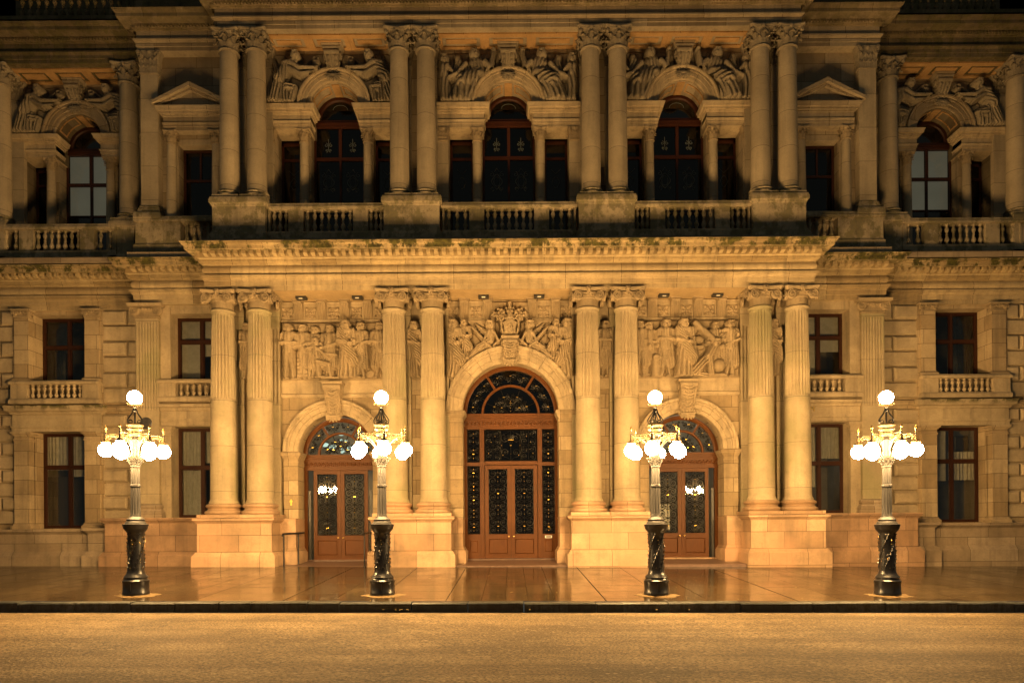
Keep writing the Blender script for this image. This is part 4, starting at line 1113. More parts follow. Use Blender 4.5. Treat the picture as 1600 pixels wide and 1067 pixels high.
# ------------------------------------------------------------ balustrades
def vase(h,r):
    p=[(.62,0),(.62,.05),(.40,.07),(.34,.10),(.55,.17),(.74,.24),(.66,.31),(.40,.40),(.30,.46),(.42,.49),(.42,.52),(.30,.55),(.38,.62),(.60,.70),(.66,.76),(.50,.83),(.32,.88),(.36,.91),(.60,.94),(.60,1.0)]
    return MB().lathe([(a*r,z*h) for a,z in p],(0,0,0),14)
balU=vase(.86,.125).mesh('baluster',M['balus'],50)
balL=vase(.56,.115).mesh('baluster',M['smooth'],50)
def balustrade(x0,x1,y,zb,zr,ztop,groups,bal,mat,dies,hd=.13,thing=True,lowbase=.25):
    m=MB(); cx=(x0+x1)/2; hx=(x1-x0)/2
    m.sqlathe([(.03,zr),(.05,zr+.04),(.05,zr+.10),(.02,zr+.13),(.0,ztop)],(cx,y,0),hx,hd+.03)
    m.sqlathe([(.05,zb-lowbase),(.05,zb-.08),(.02,zb-.03),(0,zb)],(cx,y,0),hx,hd+.02)
    for a,b in dies: m.box(a,b,y-hd,y+hd,zb-.002,zr+.002)
    o=part('balustrade',m,M[mat],HALL,30)
    for a,b,n in groups:
        for k in range(n):
            place('baluster',bal,o,(a+(b-a)*(k+.5)/n,y,zb))
    return o
def up_bal(xc,y,x0,x1,n0=3,n1=7):
    balustrade(x0,x1,y,12.86,13.71,13.93,[(xc-.96,xc+.96,n1),(x0+.08,xc-1.53,n0),(xc+1.53,x1-.08,n0)],balU,'balus',[(xc-1.53,xc-.96),(xc+.96,xc+1.53),(x0,x0+.07),(x1-.07,x1)],.13,True,.5)
up_bal(0,26.95,-2.56,2.56); up_bal(-6.95,26.95,-9.25,-4.76); up_bal(6.95,26.95,4.76,9.25)
for sx in (-1,1):
    up_bal(sx*18.45,28.6,sx*18.45-2.42,sx*18.45+2.42,2,7)
    a,b=sorted((sx*11.5,sx*13.55)); d0,d1=sorted((sx*13.1,sx*14.9))
    balustrade(*sorted((sx*11.5,sx*14.9)),28.0,12.86,13.71,13.93,[(*sorted((sx*11.6,sx*13.05)),5)],balU,'balus',[(d0,d1)],.16,True,.5)
    pedU=lambda a,b,y0,y1: None
def ped_up(x0,x1,y0,y1,z1=14.1):
    m=MB(); cx,cy,hx,hy=(x0+x1)/2,(y0+y1)/2,(x1-x0)/2,(y1-y0)/2
    m.sqlathe([(.10,12.3),(.10,12.62),(.07,12.68),(.02,12.80),(0,12.86),(0,z1-.36),(.03,z1-.34),(.05,z1-.28),(.10,z1-.24),(.10,z1-.12),(.06,z1)],(cx,cy,0),hx,hy)
    part('pedestal',m,M['balus'],HALL,30)
for sx in (-1,1):
    ped_up(*sorted((sx*2.66,sx*4.76)),26.6,27.7); ped_up(*sorted((sx*9.3,sx*11.3)),26.6,28.0)
    ped_up(*sorted((sx*13.95,sx*14.85)),27.85,28.4,14.1); ped_up(*sorted((sx*15.3,sx*16.2)),28.5,29.6,14.08); ped_up(*sorted((sx*20.6,sx*25)),28.5,29.6,14.08)
# parapet above the far bays
for sx in (-1,1):
    m=MB(); y=28.5
    x0,x1=sorted((sx*15.2,sx*Xe))
    m.box(x0,x1,y-.2,y+.2,22.15,22.3); m.box(x0,x1,y-.2,y+.2,23.2,23.4)
    for k in range(2): a=sx*(20.2+.9*k*0); m.box(*sorted((a,a+sx*.9)),y-.19,y+.19,22.3,23.2)
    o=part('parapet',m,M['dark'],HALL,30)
    b=MB(); v=vase(.9,.14)
    for k in range(14):
        x=sx*(15.5+.33*k); n0=len(b.v); b.add(v.v,v.f); b.rot(n0,Matrix.Translation((x,y,22.3)))
    bo=part('balusters',b,M['dark'],o,50); bo['kind']='stuff'

# attic wall behind the parapets
for sx in (-1,1):
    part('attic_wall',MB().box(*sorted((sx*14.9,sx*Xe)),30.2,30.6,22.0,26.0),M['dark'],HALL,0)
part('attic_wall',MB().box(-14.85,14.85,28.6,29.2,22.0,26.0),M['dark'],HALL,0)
# ------------------------------------------------------------ ground-floor and first-floor wing windows
def sash(x0,x1,y,z0,z1,zt,parent=None,fill=None,seed=0,mat='frame'):
    """2 by 2 timber window with a heavy transom at zt"""
    m=MB(); frame_rect(m,x0,x1,y,z0,z1,.085,.12)
    xc=(x0+x1)/2
    m.box(xc-.055,xc+.055,y-.01,y+.11,z0+.08,z1-.08)
    for a,b in ((x0+.085,xc-.055),(xc+.055,x1-.085)):
        m.box(a,b,y-.02,y+.10,zt-.055,zt+.055)
        for p,q in ((z0+.085,zt-.055),(zt+.055,z1-.085)): frame_rect(m,a+.002,b-.002,y+.03,p+.002,q-.002,.035,.05)
    w=part('window',m,M[mat],HALL,30)
    g=MB(); g.add([(x0,y+.055,z0),(x1,y+.055,z0),(x1,y+.055,z1),(x0,y+.055,z1)],[(0,1,2,3)]); part('pane',g,M['glass'],w,0)
    room(x0-.5,x1+.5,y+.14,z0-.2,z1+.3,2.4,'interior',w)
    rr=random.Random(seed)
    if fill:
        for kind,a,b,p,q,mt in fill:
            c=MB(); X0=x0+(x1-x0)*a; X1=x0+(x1-x0)*b; Z0=z0+(z1-z0)*p; Z1=z0+(z1-z0)*q
            n=40; yb=y+.24
            if kind=='curtain':
                vs=[];fs=[]
                for i in range(n+1):
                    x=X0+(X1-X0)*i/n; yy=yb+.05*math.sin(i*1.1+rr.random()*.4)+.03*math.sin(i*.37)
                    vs+=[(x,yy,Z0),(x,yy,Z1)]
                fs=[(2*i,2*i+2,2*i+3,2*i+1) for i in range(n)]; c.add(vs,fs)
                part('curtain',c,M[mt],w,60)
            elif kind=='blind':
                c.box(X0,X1,yb,yb+.01,Z0,Z1); c.box(X0,X1,yb-.01,yb+.02,Z0-.03,Z0); part('blind',c,M[mt],w,0)
            elif kind=='box':
                c.cbox(X0,X1,yb,yb+.3,Z0,Z1,.06); part('wall_speaker',c,M[mt],w,40)
            elif kind=='shelf':
                c.box(X0,X1,yb+.3,yb+.6,Z0,Z1); part('cabinet',c,M[mt],w,0)
    return w
def ionic_mini(xc,hw,yf,z0):
    m=MB(); m.sqlathe([(0,z0-.02),(.03,z0),(.03,z0+.05),(0,z0+.06),(0,z0+.14),(.05,z0+.18),(.03,z0+.24),(.10,z0+.27),(.11,z0+.33)],(xc,yf+.1,0),hw,.1)
    for s2 in (-1,1):
        Mv=Matrix.Translation((xc+s2*hw*.92,yf-.03,z0+.17))
        if s2>0: Mv=Mv@Matrix.Scale(-1,4,(1,0,0))
        volute(m,Mv,.115,.09)
    for k in range(3): m.sphere((xc+(k-1)*hw*.4,yf-.05,z0+.21),.05,6,5)
    part('ionic_capital',m,M['carved'],HALL,40)
for sx in (-1,1):
    c=sx*18.42
    # surround of the outer bay windows: two storeys of pilasters
    for q in (-1,1):
        x=c+q*1.43; hw=.31
        m=MB(); m.box(x-hw,x+hw,28.36,28.7,1.55,5.2)
        m.sqlathe([(.10,1.53),(.10,1.64),(.05,1.70),(.02,1.76),(0,1.78)],(x,28.53,0),hw,.17)
        m.sqlathe([(0,5.1),(.03,5.12),(.03,5.18),(0,5.2),(0,5.3),(.07,5.38),(.10,5.39),(.10,5.47)],(x,28.53,0),hw,.17); part('pilaster',m,M['wing'],HALL,30)
        m=MB(); m.box(x-.29,x+.29,28.38,28.7,7.52,10.12); m.sqlathe([(.08,7.52),(.08,7.60),(.03,7.66),(0,7.70)],(x,28.54,0),.29,.16); part('pilaster',m,M['wing'],HALL,30)
        ionic_mini(x,.29,28.38,10.11)
        m=MB(); xa,xb=sorted((x,x+q*.0)); m.box(c+q*1.75-.09,c+q*1.75+.09,28.46,28.7,1.55,10.4); part('pilaster_strip',m,M['wing'],HALL,0)
    xa,xb=c-1.80,c+1.80
    pl=[(xa,28.7),(xa,28.36),(xb,28.36),(xb,28.7)]
    m=MB().sweep(pl,[(-.3,5.475),(.02,5.475),(.02,5.62),(.05,5.64),(.05,5.72),(0,5.73),(0,6.15),(.05,6.17),(.09,6.25),(.20,6.30),(.22,6.42),(.26,6.50),(-.3,6.58)])
    part('window_lintel',m,M['ledge'],HALL,30)
    balustrade(c-1.78,c+1.78,28.36,6.80,7.36,7.52,[(c-1.08,c+1.08,9)],balL,'smooth',[(c-1.78,c-1.12),(c+1.12,c+1.78)],.13,True,.22)
    if sx<0:
        fl=[('curtain',0,.48,.62,1,'curtain'),('curtain',.5,1,.55,1,'curtain'),('blind',.0,.45,.0,.55,'bluegrey')]
        fu=[('blind',.03,.5,.52,1,'curtain'),('curtain',.0,.35,0,.6,'curtain')]
    else:
        fl=[('blind',0,.45,.45,1,'curtain'),('box',.62,.9,.76,.92,'black'),('curtain',.5,1,.45,.75,'curtain')]
        fu=[('curtain',.5,1,.0,1,'curtain'),('box',.1,.3,.7,.85,'black')]
    w=sash(c-1.1,c+1.1,29.2,1.55,5.5,4.1,None,fl,1)
    if sx>0: part('ceiling_lamp',MB().sphere((c+.15,30.2,4.95),.10,12,8),M['roomlamp'],w,60)
    sash(c-1.1,c+1.1,29.2,7.5,10.3,9.1,None,fu,2)
    m=MB(); m.box(c-1.12,c+1.12,29.1,29.3,6.76,7.5); part('window_apron',m,M['wing'],HALL,0)
    # bay between the portico and the wing pilaster
    a,b=sorted((sx*WIN_IN[0],sx*WIN_IN[1]))
    fl=[('curtain',0,.5,.0,1,'curtain'),('curtain',.5,1,.62,1,'curtain')] if sx<0 else [('curtain',.0,.55,.3,1,'curtain'),('curtain',.55,1,.62,1,'curtain'),('shelf',.0,.3,.1,.3,'bluegrey')]
    w=sash(a,b,28.66,1.95,5.6,4.0,None,fl,3)
    if sx>0: part('ceiling_lamp',MB().sphere((b-.35,30.3,3.75),.10,12,8,(1.3,1,.6)),M['roomlamp'],w,60)
    sash(a,b,28.66,7.44,10.12,9.15,None,[('blind',.02,.48,.0,1,'curtain'),('blind',.52,.98,.45,1,'curtain')],4)
    m=MB(); m.box(a,b,28.6,28.75,6.72,7.44); part('window_apron',m,M['wing'],HALL,0)
    x=sx*13.80; m=MB(); m.box(x-.20,x+.20,27.98,28.06,7.5,10.44); part('pilaster',m,M['smooth'],HALL,30)
    m=MB(); m.box(x-.20,x+.20,27.98,28.06,1.95,5.2)
    m.sqlathe([(0,5.2),(.04,5.24),(.04,5.30),(0,5.32),(0,5.4),(.06,5.5),(.08,5.51),(.08,5.6)],(x,28.05,0),.20,.08)
    part('pilaster',m,M['smooth'],HALL,30)
    xa,xb=sorted((sx*11.5,sx*14.0))
    m=MB().sweep([(xa,28.05),(xb,28.05)],[(0,5.62),(.07,5.63),(.07,5.78),(.10,5.80),(.10,5.9),(.06,5.91),(.06,6.2),(.12,6.24),(.15,6.32),(.24,6.36),(.26,6.46),(0,6.55)]); part('window_lintel',m,M['smooth'],HALL,30)
    balustrade(xa,xb,27.98,6.78,7.30,7.46,[(*sorted((sx*11.55,sx*13.3)),7)],balL,'smooth',[sorted((sx*13.35,sx*14.0))],.13,True,.22)
    # string course over the rusticated walls
    for p,q in ((14.97,16.6),(20.24,25.0)):
        xa,xb=sorted((sx*p,sx*q)); m=MB().sweep([(xa,28.56),(xb,28.56)],[(-.1,6.2),(.02,6.2),(.04,6.3),(.14,6.34),(.16,6.44),(.20,6.5),(-.1,6.58)]); part('string_course',m,M['wing'],HALL,30)

# ------------------------------------------------------------ doors and wrought iron
def scroll_panel(m,g,x0,x1,z0,z1,y,n,r=.014,gold=True):
    """symmetrical iron scrollwork: n tiers of C-scrolls about a central stem"""
    xc=(x0+x1)/2; hw=(x1-x0)/2; h=(z1-z0)/n
    frame=[(x0+.02,y,z0+.02),(x1-.02,y,z0+.02),(x1-.02,y,z1-.02),(x0+.02,y,z1-.02),(x0+.02,y,z0+.02)]
    for a,b in zip(frame,frame[1:]): m.tube([a,b],r*.9,4)
    m.tube([(xc,y,z0),(xc,y,z1)],r*.9,4)
    R0=min(hw*.47,h*.30)
    for k in range(n):
        zc=z0+h*(k+.5)
        for s in (-1,1):
            cx=xc+s*hw*.52
            up=spiral_pts(cx,zc+h*.23,R0,1.7,PI/2 if s>0 else PI/2,-s,30,.12)
            dn=spiral_pts(cx,zc-h*.23,R0*.92,1.7,-PI/2,s,30,.12)
            m.tube([(x,y,z) for x,z in up],r,5); m.tube([(x,y,z) for x,z in dn],r,5)
            for (x,z) in (up[-1],dn[-1]): m.sphere((x,y,z),r*2.4,6,5)
            ox=xc+s*hw*.92
            m.tube([(cx,y,zc+h*.23+R0),(xc+s*hw*.30,y,zc+h*.42),(xc,y,zc+h*.5)],r*.9,4); m.tube([(cx,y,zc-h*.23-R0*.92),(xc+s*hw*.3,y,zc-h*.4),(xc,y,zc-h*.5)],r*.9,4)
            m.tube([(ox,y,zc+h*.36),(ox-s*.04,y,zc),(ox,y,zc-h*.36)],r*.8,4)
            m.tube([(xc,y-.004,zc),(xc+s*hw*.2,y-.004,zc+h*.12),(xc+s*hw*.12,y-.004,zc+h*.22)],r*.8,4)
            for t in (.2,.5,.8):
                m.sphere((cx+s*R0*.75*math.cos(t*6),y-.005,zc+h*.23+R0*.75*math.sin(t*6)),r*1.6,5,4,(1.7,1,1))
        if gold:
            g.box(xc-.035,xc+.035,y-.022,y+.004,zc-.012,zc+.012) if k%2==0 else g.sphere((xc,y-.01,zc),.022,6,5)
            g.sphere((xc,y-.012,zc+h*.27),.014,6,5); g.sphere((xc,y-.012,zc-h*.27),.014,6,5)
def fan_scrolls(m,g,xc,zc,r0,r1,a0,a1,y,n,r=.0155):
    """scrollwork filling part of a fanlight ring"""
    for k in range(n):
        a=a0+(a1-a0)*(k+.5)/n; rm=(r0+r1)/2; rr=min((r1-r0)*.30,rm*(a1-a0)/n*.34)
        for s in (-1,1):
            aa=a+s*(a1-a0)/n*.25
            c=(xc+rm*math.cos(aa),zc+rm*math.sin(aa))
            p=spiral_pts(c[0],c[1],rr,1.8,aa+(PI if s>0 else PI),s,26,.12); m.tube([(x,y,z) for x,z in p],r,5); m.sphere((p[-1][0],y,p[-1][1]),r*2.2,6,5)
            c2=(xc+(rm+rr*.9)*math.cos(aa+s*.08),zc+(rm+rr*.9)*math.sin(aa+s*.08)); p=spiral_pts(c2[0],c2[1],rr*.45,1.3,aa,-s,16,.15); m.tube([(x,y,z) for x,z in p],r*.8,4)
        m.tube([(xc+r0*math.cos(a),y,zc+r0*math.sin(a)),(xc+r1*math.cos(a),y,zc+r1*math.sin(a))],r*.8,4)
        q=r0+(r1-r0)*.62
        g.box(xc+q*math.cos(a)-.035,xc+q*math.cos(a)+.035,y-.02,y+.004,zc+q*math.sin(a)-.012,zc+q*math.sin(a)+.012)
def GR(i,go,d):
    me=twomat(i,go,'grille',M['iron'],M['gold']); me.transform(Matrix.Translation(-WL[d])); return place('grille',me,d,WL[d])
def entrance(xc,hw,zs,z0,leaf,mid,label):
    DG=M['doorglass' if hw>1.6 else 'sideglass']
    """zs spring of the fanlight; leaf = half width of the pair of leaves; mid = height of the top of the leaves"""
    y=YD; m=MB()
    m.arc(xc,zs,[(hw+.03,y-.05),(hw-.06,y-.05),(hw-.09,y-.02),(hw-.13,y),(hw-.13,y+.12),(hw+.03,y+.12)],0,PI,36)
    ri=hw*.60
    m.arc(xc,zs,[(ri+.05,y),(ri+.03,y-.03),(ri-.03,y-.03),(ri-.05,y),(ri-.05,y+.1),(ri+.05,y+.1)],0,PI,30)
    for a in (R(58),R(122)):
        ca,sa=math.cos(a),math.sin(a); b=len(m.v); m.box(-.045,.045,y-.015,y+.09,ri+.03,hw-.1); m.rot(b,Matrix.Translation((xc,0,zs))@Matrix.Rotation(PI/2-a,4,'Y'))
    # transom with carved band
    m.box(xc-hw,xc+hw,y-.03,y+.12,zs-.62,zs-.02); m.box(xc-hw-.02,xc+hw+.02,y-.12,y,zs-.10,zs+.0); m.box(xc-hw-.01,xc+hw+.01,y-.09,y,zs-.17,zs-.102)
    m.box(xc-hw-.005,xc+hw+.005,y-.06,y,zs-.62,zs-.54); m.box(xc-hw-.0,xc+hw,y-.045,y,zs-.24,zs-.172)
    for k in range(int(hw*2/.16)):
        x=xc-hw+.1+.16*k; m.tube([(x-.06,y-.04,zs-.46),(x-.02,y-.05,zs-.34),(x+.04,y-.04,zs-.31),(x+.06,y-.04,zs-.38),(x+.02,y-.045,zs-.43)],.022,5)
    # jambs
    for s in (-1,1):
        xa,xb=sorted((xc+s*hw,xc+s*(hw-.13))); m.box(xa,xb,y-.04,y+.12,z0,zs-.62)
        if mid<zs-.7:
            xa,xb=sorted((xc+s*(leaf+.02),xc+s*(leaf+.20))); m.box(xa,xb,y-.03,y+.12,z0,zs-.62)
            m.box(xa+.05,xb-.05,y-.055,y-.03,z0+.02,mid); m.box(xa+.05,xb-.05,y-.055,y-.03,mid+.15,zs-.66)
            m.box(xa-.02,xb+.02,y-.06,y,mid+.0,mid+.1)
            x0,x1=sorted((xc+s*(leaf+.2),xc+s*(hw-.13)))
            m.box(x0,x1,y,y+.1,z0,z0+.98); m.cbox(x0+.1,x1-.1,y-.03,y+.02,z0+.25,z0+.72,.025)
            m.box(x0,x1,y-.01,y+.1,mid-.02,mid+.12)
    if mid<zs-.7: m.box(xc-leaf,xc+leaf,y-.05,y+.1,mid+.02,mid+.16)
    d=part('entrance_doorway',m,M['wood'],HALL,30,label)
    # leaves
    for s in (-1,1):
        m=MB(); xa,xb=sorted((xc+s*.004,xc+s*leaf)); zg=z0+.96; y2=y+.02
        m.box(xa,xb,y2,y2+.07,z0,z0+.16); m.box(xa,xb,y2,y2+.07,zg-.16,zg); m.box(xa,xb,y2,y2+.07,mid-.13,mid)
        m.box(xa,xa+.13,y2,y2+.07,z0+.16,zg-.16); m.box(xb-.13,xb,y2,y2+.07,z0+.16,zg-.16); m.box(xa,xa+.13,y2,y2+.07,zg,mid-.13); m.box(xb-.13,xb,y2,y2+.07,zg,mid-.13)
        m.cbox(xa+.15,xb-.15,y2+.01,y2+.05,z0+.18,zg-.18,.03); frame_rect(m,xa+.125,xb-.125,y2-.015,z0+.155,zg-.155,.03,.05); frame_rect(m,xa+.125,xb-.125,y2-.015,zg-.005,mid-.125,.025,.05)
        part('door_leaf',m,M['wood'],d,30)
        g=MB(); g.add([(xa+.1,y2+.04,zg-.02),(xb-.1,y2+.04,zg-.02),(xb-.1,y2+.04,mid-.1),(xa+.1,y2+.04,mid-.1)],[(0,1,2,3)]); part('pane',g,DG,d,0)
        i=MB(); go=MB(); scroll_panel(i,go,xa+.13,xb-.13,zg+.01,mid-.14,y2+.01,4,.0155); GR(i,go,d)
        hm=MB(); hm.lathe([(.0,0),(.03,.0),(.03,.012),(.014,.02),(.014,.05),(.032,.06),(.036,.08),(.025,.10),(0,.105)],(0,0,0),12); hm.rot(0,Matrix.Translation((xc+s*.10,y2-.005,zg-.08))@Matrix.Rotation(PI/2,4,'X')); part('handle',hm,M['brass'],d,50)
    # fanlight and side lights, each with its own glass and grille
    yi=y+.03
    def light(name,g,i,go):
        part(name,g,DG,d,0); GR(i,go,d)
    g=MB(); g.add([(xc+(hw-.1)*math.cos(a),y+.06,zs+(hw-.1)*math.sin(a)) for a in np.linspace(0,PI,30)],[tuple(range(30))])
    i=MB(); go=MB()
    fan_scrolls(i,go,xc,zs+.02,.12,ri-.06,.02,PI-.02,yi,4); fan_scrolls(i,go,xc,zs+.02,.10,ri*.55,.1,PI-.1,yi,3,.011)
    for a0,a1 in ((.03,R(56)),(R(60),R(120)),(R(124),PI-.03)): fan_scrolls(i,go,xc,zs,ri+.06,hw-.14,a0,a1,yi,3 if hw>1.6 else 2)
    for k in range(4): go.sphere((xc,yi-.01,zs+.12+k*.13),.018,6,5)
    light('fanlight_pane',g,i,go)
    if mid<zs-.7:
        for s in (-1,1):
            x0,x1=sorted((xc+s*(leaf+.2),xc+s*(hw-.13)))
            for p,q,n in ((z0+.98,mid-.02,5),(mid+.12,zs-.62,2)):
                g=MB(); i=MB(); go=MB()
                g.add([(x0,y+.06,p),(x1,y+.06,p),(x1,y+.06,q),(x0,y+.06,q)],[(0,1,2,3)]); scroll_panel(i,go,x0+.01,x1-.01,p+.01,q-.01,yi,n,.0125)
                for k in range(n*2): go.sphere(((x0+x1)/2,yi-.015,p+(q-p)*(k+.5)/(n*2)),.016,6,5)
                light('pane',g,i,go)
        p,q=mid+.16,zs-.62; g=MB(); i=MB(); go=MB()
        g.add([(xc-leaf,y+.06,p),(xc+leaf,y+.06,p),(xc+leaf,y+.06,q),(xc-leaf,y+.06,q)],[(0,1,2,3)])
        scroll_panel(i,go,xc-.42,xc+.42,p+.02,q-.02,yi,1,.014)
        for s in (-1,1):
            scroll_panel(i,go,*sorted((xc+s*.40,xc+s*(leaf-.02))),p+.02,q-.02,yi,2,.0125,False)
            for u,v in ((.35,.5),(.6,.78),(.85,.25),(.75,.6),(.3,.2)): go.sphere((xc+s*u*leaf,yi-.015,p+v*(q-p)),.017,6,5)
        for k in range(5): i.tube([(xc,yi-.01,q-.42),(xc+(k-2)*.07,yi-.02,q-.22)],.014,5)
        go.box(xc-.11,xc+.11,yi-.03,yi,q-.44,q-.41)
        light('pane',g,i,go)
    room(xc-hw-.6,xc+hw+.6,y+.16,z0-.1,zs+hw+.75,3.5,'darkroom' if hw>1.6 else 'lobbywall',d)
    return d
dl=entrance(-6.9,1.46,4.44,.21,1.10,3.82,None); dr=entrance(6.9,1.46,4.44,.21,1.10,3.82,None)
m=MB(); rq=random.Random(4)
for k in range(16):
    a=rq.uniform(.25,2.9); q=rq.uniform(.25,1.35); x=-6.95+q*math.cos(a); z=4.6+q*math.sin(a)*.95; w=rq.uniform(.05,.17); m.sphere((x,30.0+k*.02,z),w,10,6,(1,.3,.55))
part('lobby_lamps',m,M['lobby'],dl,0)['kind']='stuff'
for par,x in ((dl,-6.9),(dr,6.9)): part('lobby_ceiling_lamp',MB().sphere((x,29.6,6.35),.10,14,8),M['lobbylamp'],par,60)
dc=entrance(0,1.90,6.05,.22,1.06,3.98,'tall central doorway with side lights and a wide iron grille')
m=MB(); m.box(1.36,1.64,YD-.045,YD-.028,1.03,1.13); part('letter_box',m,M['white'],dc,0)
m=MB(); m.box(1.40,1.60,YD-.05,YD-.046,1.055,1.105); part('letter_slot',m,M['black'],dc,0)
# side jamb boards of the side doorways (dark strips)
for xc in (-6.9,6.9):
    for s in (-1,1):
        m=MB(); x=xc+s*1.24; m.box(x-.05,x+.05,YD-.06,YD-.041,.22,3.0); part('gate_edge',m,M['bluegrey'],HALL,0)
# doorsteps
for x0,x1 in ((-8.92,-5.16),(5.16,8.92),(-2.3,2.3)):
    m=MB(); m.add([(x0,26.02,-.4),(x1,26.02,-.4),(x1,26.02,.045),(x0,26.02,.045),(x0,28.4,.17),(x1,28.4,.17)],[(0,1,2,3),(3,2,5,4)])
    o=part('doorstep',m,M['step'],HALL,0)
m=MB(); m.box(5.42,8.36,28.1,28.34,.1,.205); part('doorstep',m,M['granite'],HALL,0)
for a,b in ((-8.36,-5.42),(-1.88,1.88)): m=MB(); m.box(a,b,28.2,28.34,.1,.21); part('door_threshold',m,M['step'],HALL,0)
# ------------------------------------------------------------ ground
def gz(x,y):
    return -.05*abs(26-y)*(1 if y<26 else .8) - .007*x
KY=17.4; RZ=-.645
def sheet(name,xs,ys,zf,mat):
    m=MB(); nx=len(xs); m.add([(x,y,zf(x,y)) for y in ys for x in xs],[(j*nx+i,j*nx+i+1,(j+1)*nx+i+1,(j+1)*nx+i) for j in range(len(ys)-1) for i in range(nx-1)])
    o=place(name,m.mesh(name,mat,0)); o['kind']='structure'; return o
t=NT('wet_flagstones'); g=t.n('ShaderNodeNewGeometry'); pos=g.outputs['Position']
sp=t.n('ShaderNodeSeparateXYZ',None,Vector=pos)
wob=t.noise(pos,.8,2)
v=t.n('ShaderNodeCombineXYZ',None,X=t.math('ADD',sp.outputs[1],t.math('MULTIPLY',wob,.06)),Y=t.math('ADD',t.math('ADD',sp.outputs[0],.32),t.math('ADD',t.math('MULTIPLY',t.math('SINE',t.math('MULTIPLY',sp.outputs[0],1.37)),.38),t.math('MULTIPLY',t.math('SINE',t.math('MULTIPLY',sp.outputs[0],.61)),.7))),Z=0.0).outputs[0]
br=t.n('ShaderNodeTexBrick',{'offset':.37,'offset_frequency':2,'squash':.62,'squash_frequency':3},Vector=v,Color1=(1,1,1,1),Color2=(.50,.46,.42,1),Mortar=(.10,.085,.07,1),Scale=1.0,**{'Mortar_Size':.009,'Mortar_Smooth':.2,'Bias':0.0,'Brick_Width':2.1,'Row_Height':1.12})
n1=t.noise(pos,.7,5,.6); n2=t.noise(pos,9,5,.65); n3=t.noise(pos,70,3)
base=t.mix(n1,(.028,.020,.011),(.068,.047,.024)); base=t.mix(1.0,base,br.outputs[0],'MULTIPLY')
base=t.mix(t.math('MULTIPLY',t.ramp(n2,[(.5,(0,0,0)),(.75,(1,1,1))]),.5),base,(.05,.036,.025))
rg=t.n('ShaderNodeMapRange',None,Value=t.noise(t.vscale(pos,(1,.7,1)),1.1,4,.6),**{'From_Min':.33,'From_Max':.68,'To_Min':.04,'To_Max':.22}).outputs[0]
rg=t.math('ADD',rg,t.math('MULTIPLY',n2,.05)); rg=t.math('ADD',rg,t.math('MULTIPLY',br.outputs[1],.6))
h=t.math('ADD',t.math('MULTIPLY',n2,.35),t.math('MULTIPLY',n3,.22)); h=t.math('SUBTRACT',h,t.math('MULTIPLY',br.outputs[1],1.3))
bp=t.n('ShaderNodeBump',None,Strength=.16,Distance=.006,Height=h)
p=t.n('ShaderNodeBsdfPrincipled',None,Base_Color=base,Roughness=rg,Normal=bp.outputs[0]); t.t.links.new(t.math('SUBTRACT',.42,t.math('MULTIPLY',br.outputs[1],.4)),p.inputs['Specular IOR Level'])
M['pave']=t.out(p.outputs[0])
t=NT('worn_asphalt'); g=t.n('ShaderNodeNewGeometry'); pos=g.outputs['Position']
n1=t.noise(t.vscale(pos,(.10,1.1,1)),1.0,6,.6); n2=t.noise(pos,7,6,.75); n3=t.noise(t.vscale(pos,(1,1.5,1)),20,4,.75); n4=t.noise(pos,.55,4,.6)
n5=t.noise(t.vscale(pos,(.35,5.0,1)),1.6,5,.7)
vo=t.n('ShaderNodeTexVoronoi',None,Vector=t.vscale(pos,(1,1.3,1)),Scale=19.0)
ck=t.n('ShaderNodeTexVoronoi',{'feature':'DISTANCE_TO_EDGE'},Vector=t.n('ShaderNodeVectorMath',{'operation':'ADD'},i0=t.vscale(pos,(.16,.45,0)),i1=t.vscale(t.n('ShaderNodeTexNoise',None,Vector=pos,Scale=2.2,Detail=5).outputs[1],(.16,.22,0))).outputs[0],Scale=1.0)
base=t.mix(t.ramp(n1,[(.3,(0,0,0)),(.7,(1,1,1))]),(.12,.083,.042),(.34,.245,.135))
base=t.mix(t.math('MULTIPLY',t.ramp(n4,[(.42,(0,0,0)),(.62,(1,1,1))]),.6),base,(.085,.062,.036))
base=t.mix(t.ramp(n3,[(.43,(0,0,0)),(.57,(1,1,1))]),t.mix(.85,base,(.022,.016,.010)),base)
base=t.mix(t.math('MULTIPLY',t.ramp(vo.outputs[1],[(.80,(0,0,0)),(.97,(1,1,1))]),.8),base,(.30,.23,.15))
base=t.mix(t.math('MULTIPLY',t.ramp(n2,[(.54,(0,0,0)),(.70,(1,1,1))]),.55),base,(.05,.038,.024))
base=t.mix(t.math('MULTIPLY',t.ramp(n5,[(.54,(0,0,0)),(.68,(1,1,1))]),.6),base,(.05,.037,.022))
base=t.mix(t.math('MULTIPLY',t.math('MULTIPLY',t.math('LESS_THAN',ck.outputs[0],.0035),t.ramp(n4,[(.5,(0,0,0)),(.56,(1,1,1))])),.55),base,(.02,.015,.01))
h=t.math('ADD',t.math('MULTIPLY',n2,.8),t.math('ADD',t.math('MULTIPLY',n3,1.3),t.math('MULTIPLY',vo.outputs[0],.7)))
bp=t.n('ShaderNodeBump',None,Strength=.9,Distance=.02,Height=h)
p=t.n('ShaderNodeBsdfPrincipled',None,Base_Color=base,Roughness=.82,Normal=bp.outputs[0]); p.inputs['Specular IOR Level'].default_value=.15
M['asphalt']=t.out(p.outputs[0])
sheet('pavement',list(np.linspace(-60,60,31)),[KY+.30,20,23,26,27,29],gz,M['pave'])
sheet('road',list(np.linspace(-60,60,31)),[-25,-5,5,12,KY-.30],lambda x,y:RZ-.007*x-.006*(KY-y)*0,M['asphalt'])
sheet('road',list(np.linspace(-60,60,31)),[KY-.301,KY+.02],lambda x,y:RZ-.007*x-(.02 if y>KY-.1 else 0),simple('wet_gutter',(.035,.03,.024),.3,0,.4,6,.3)).name='gutter'
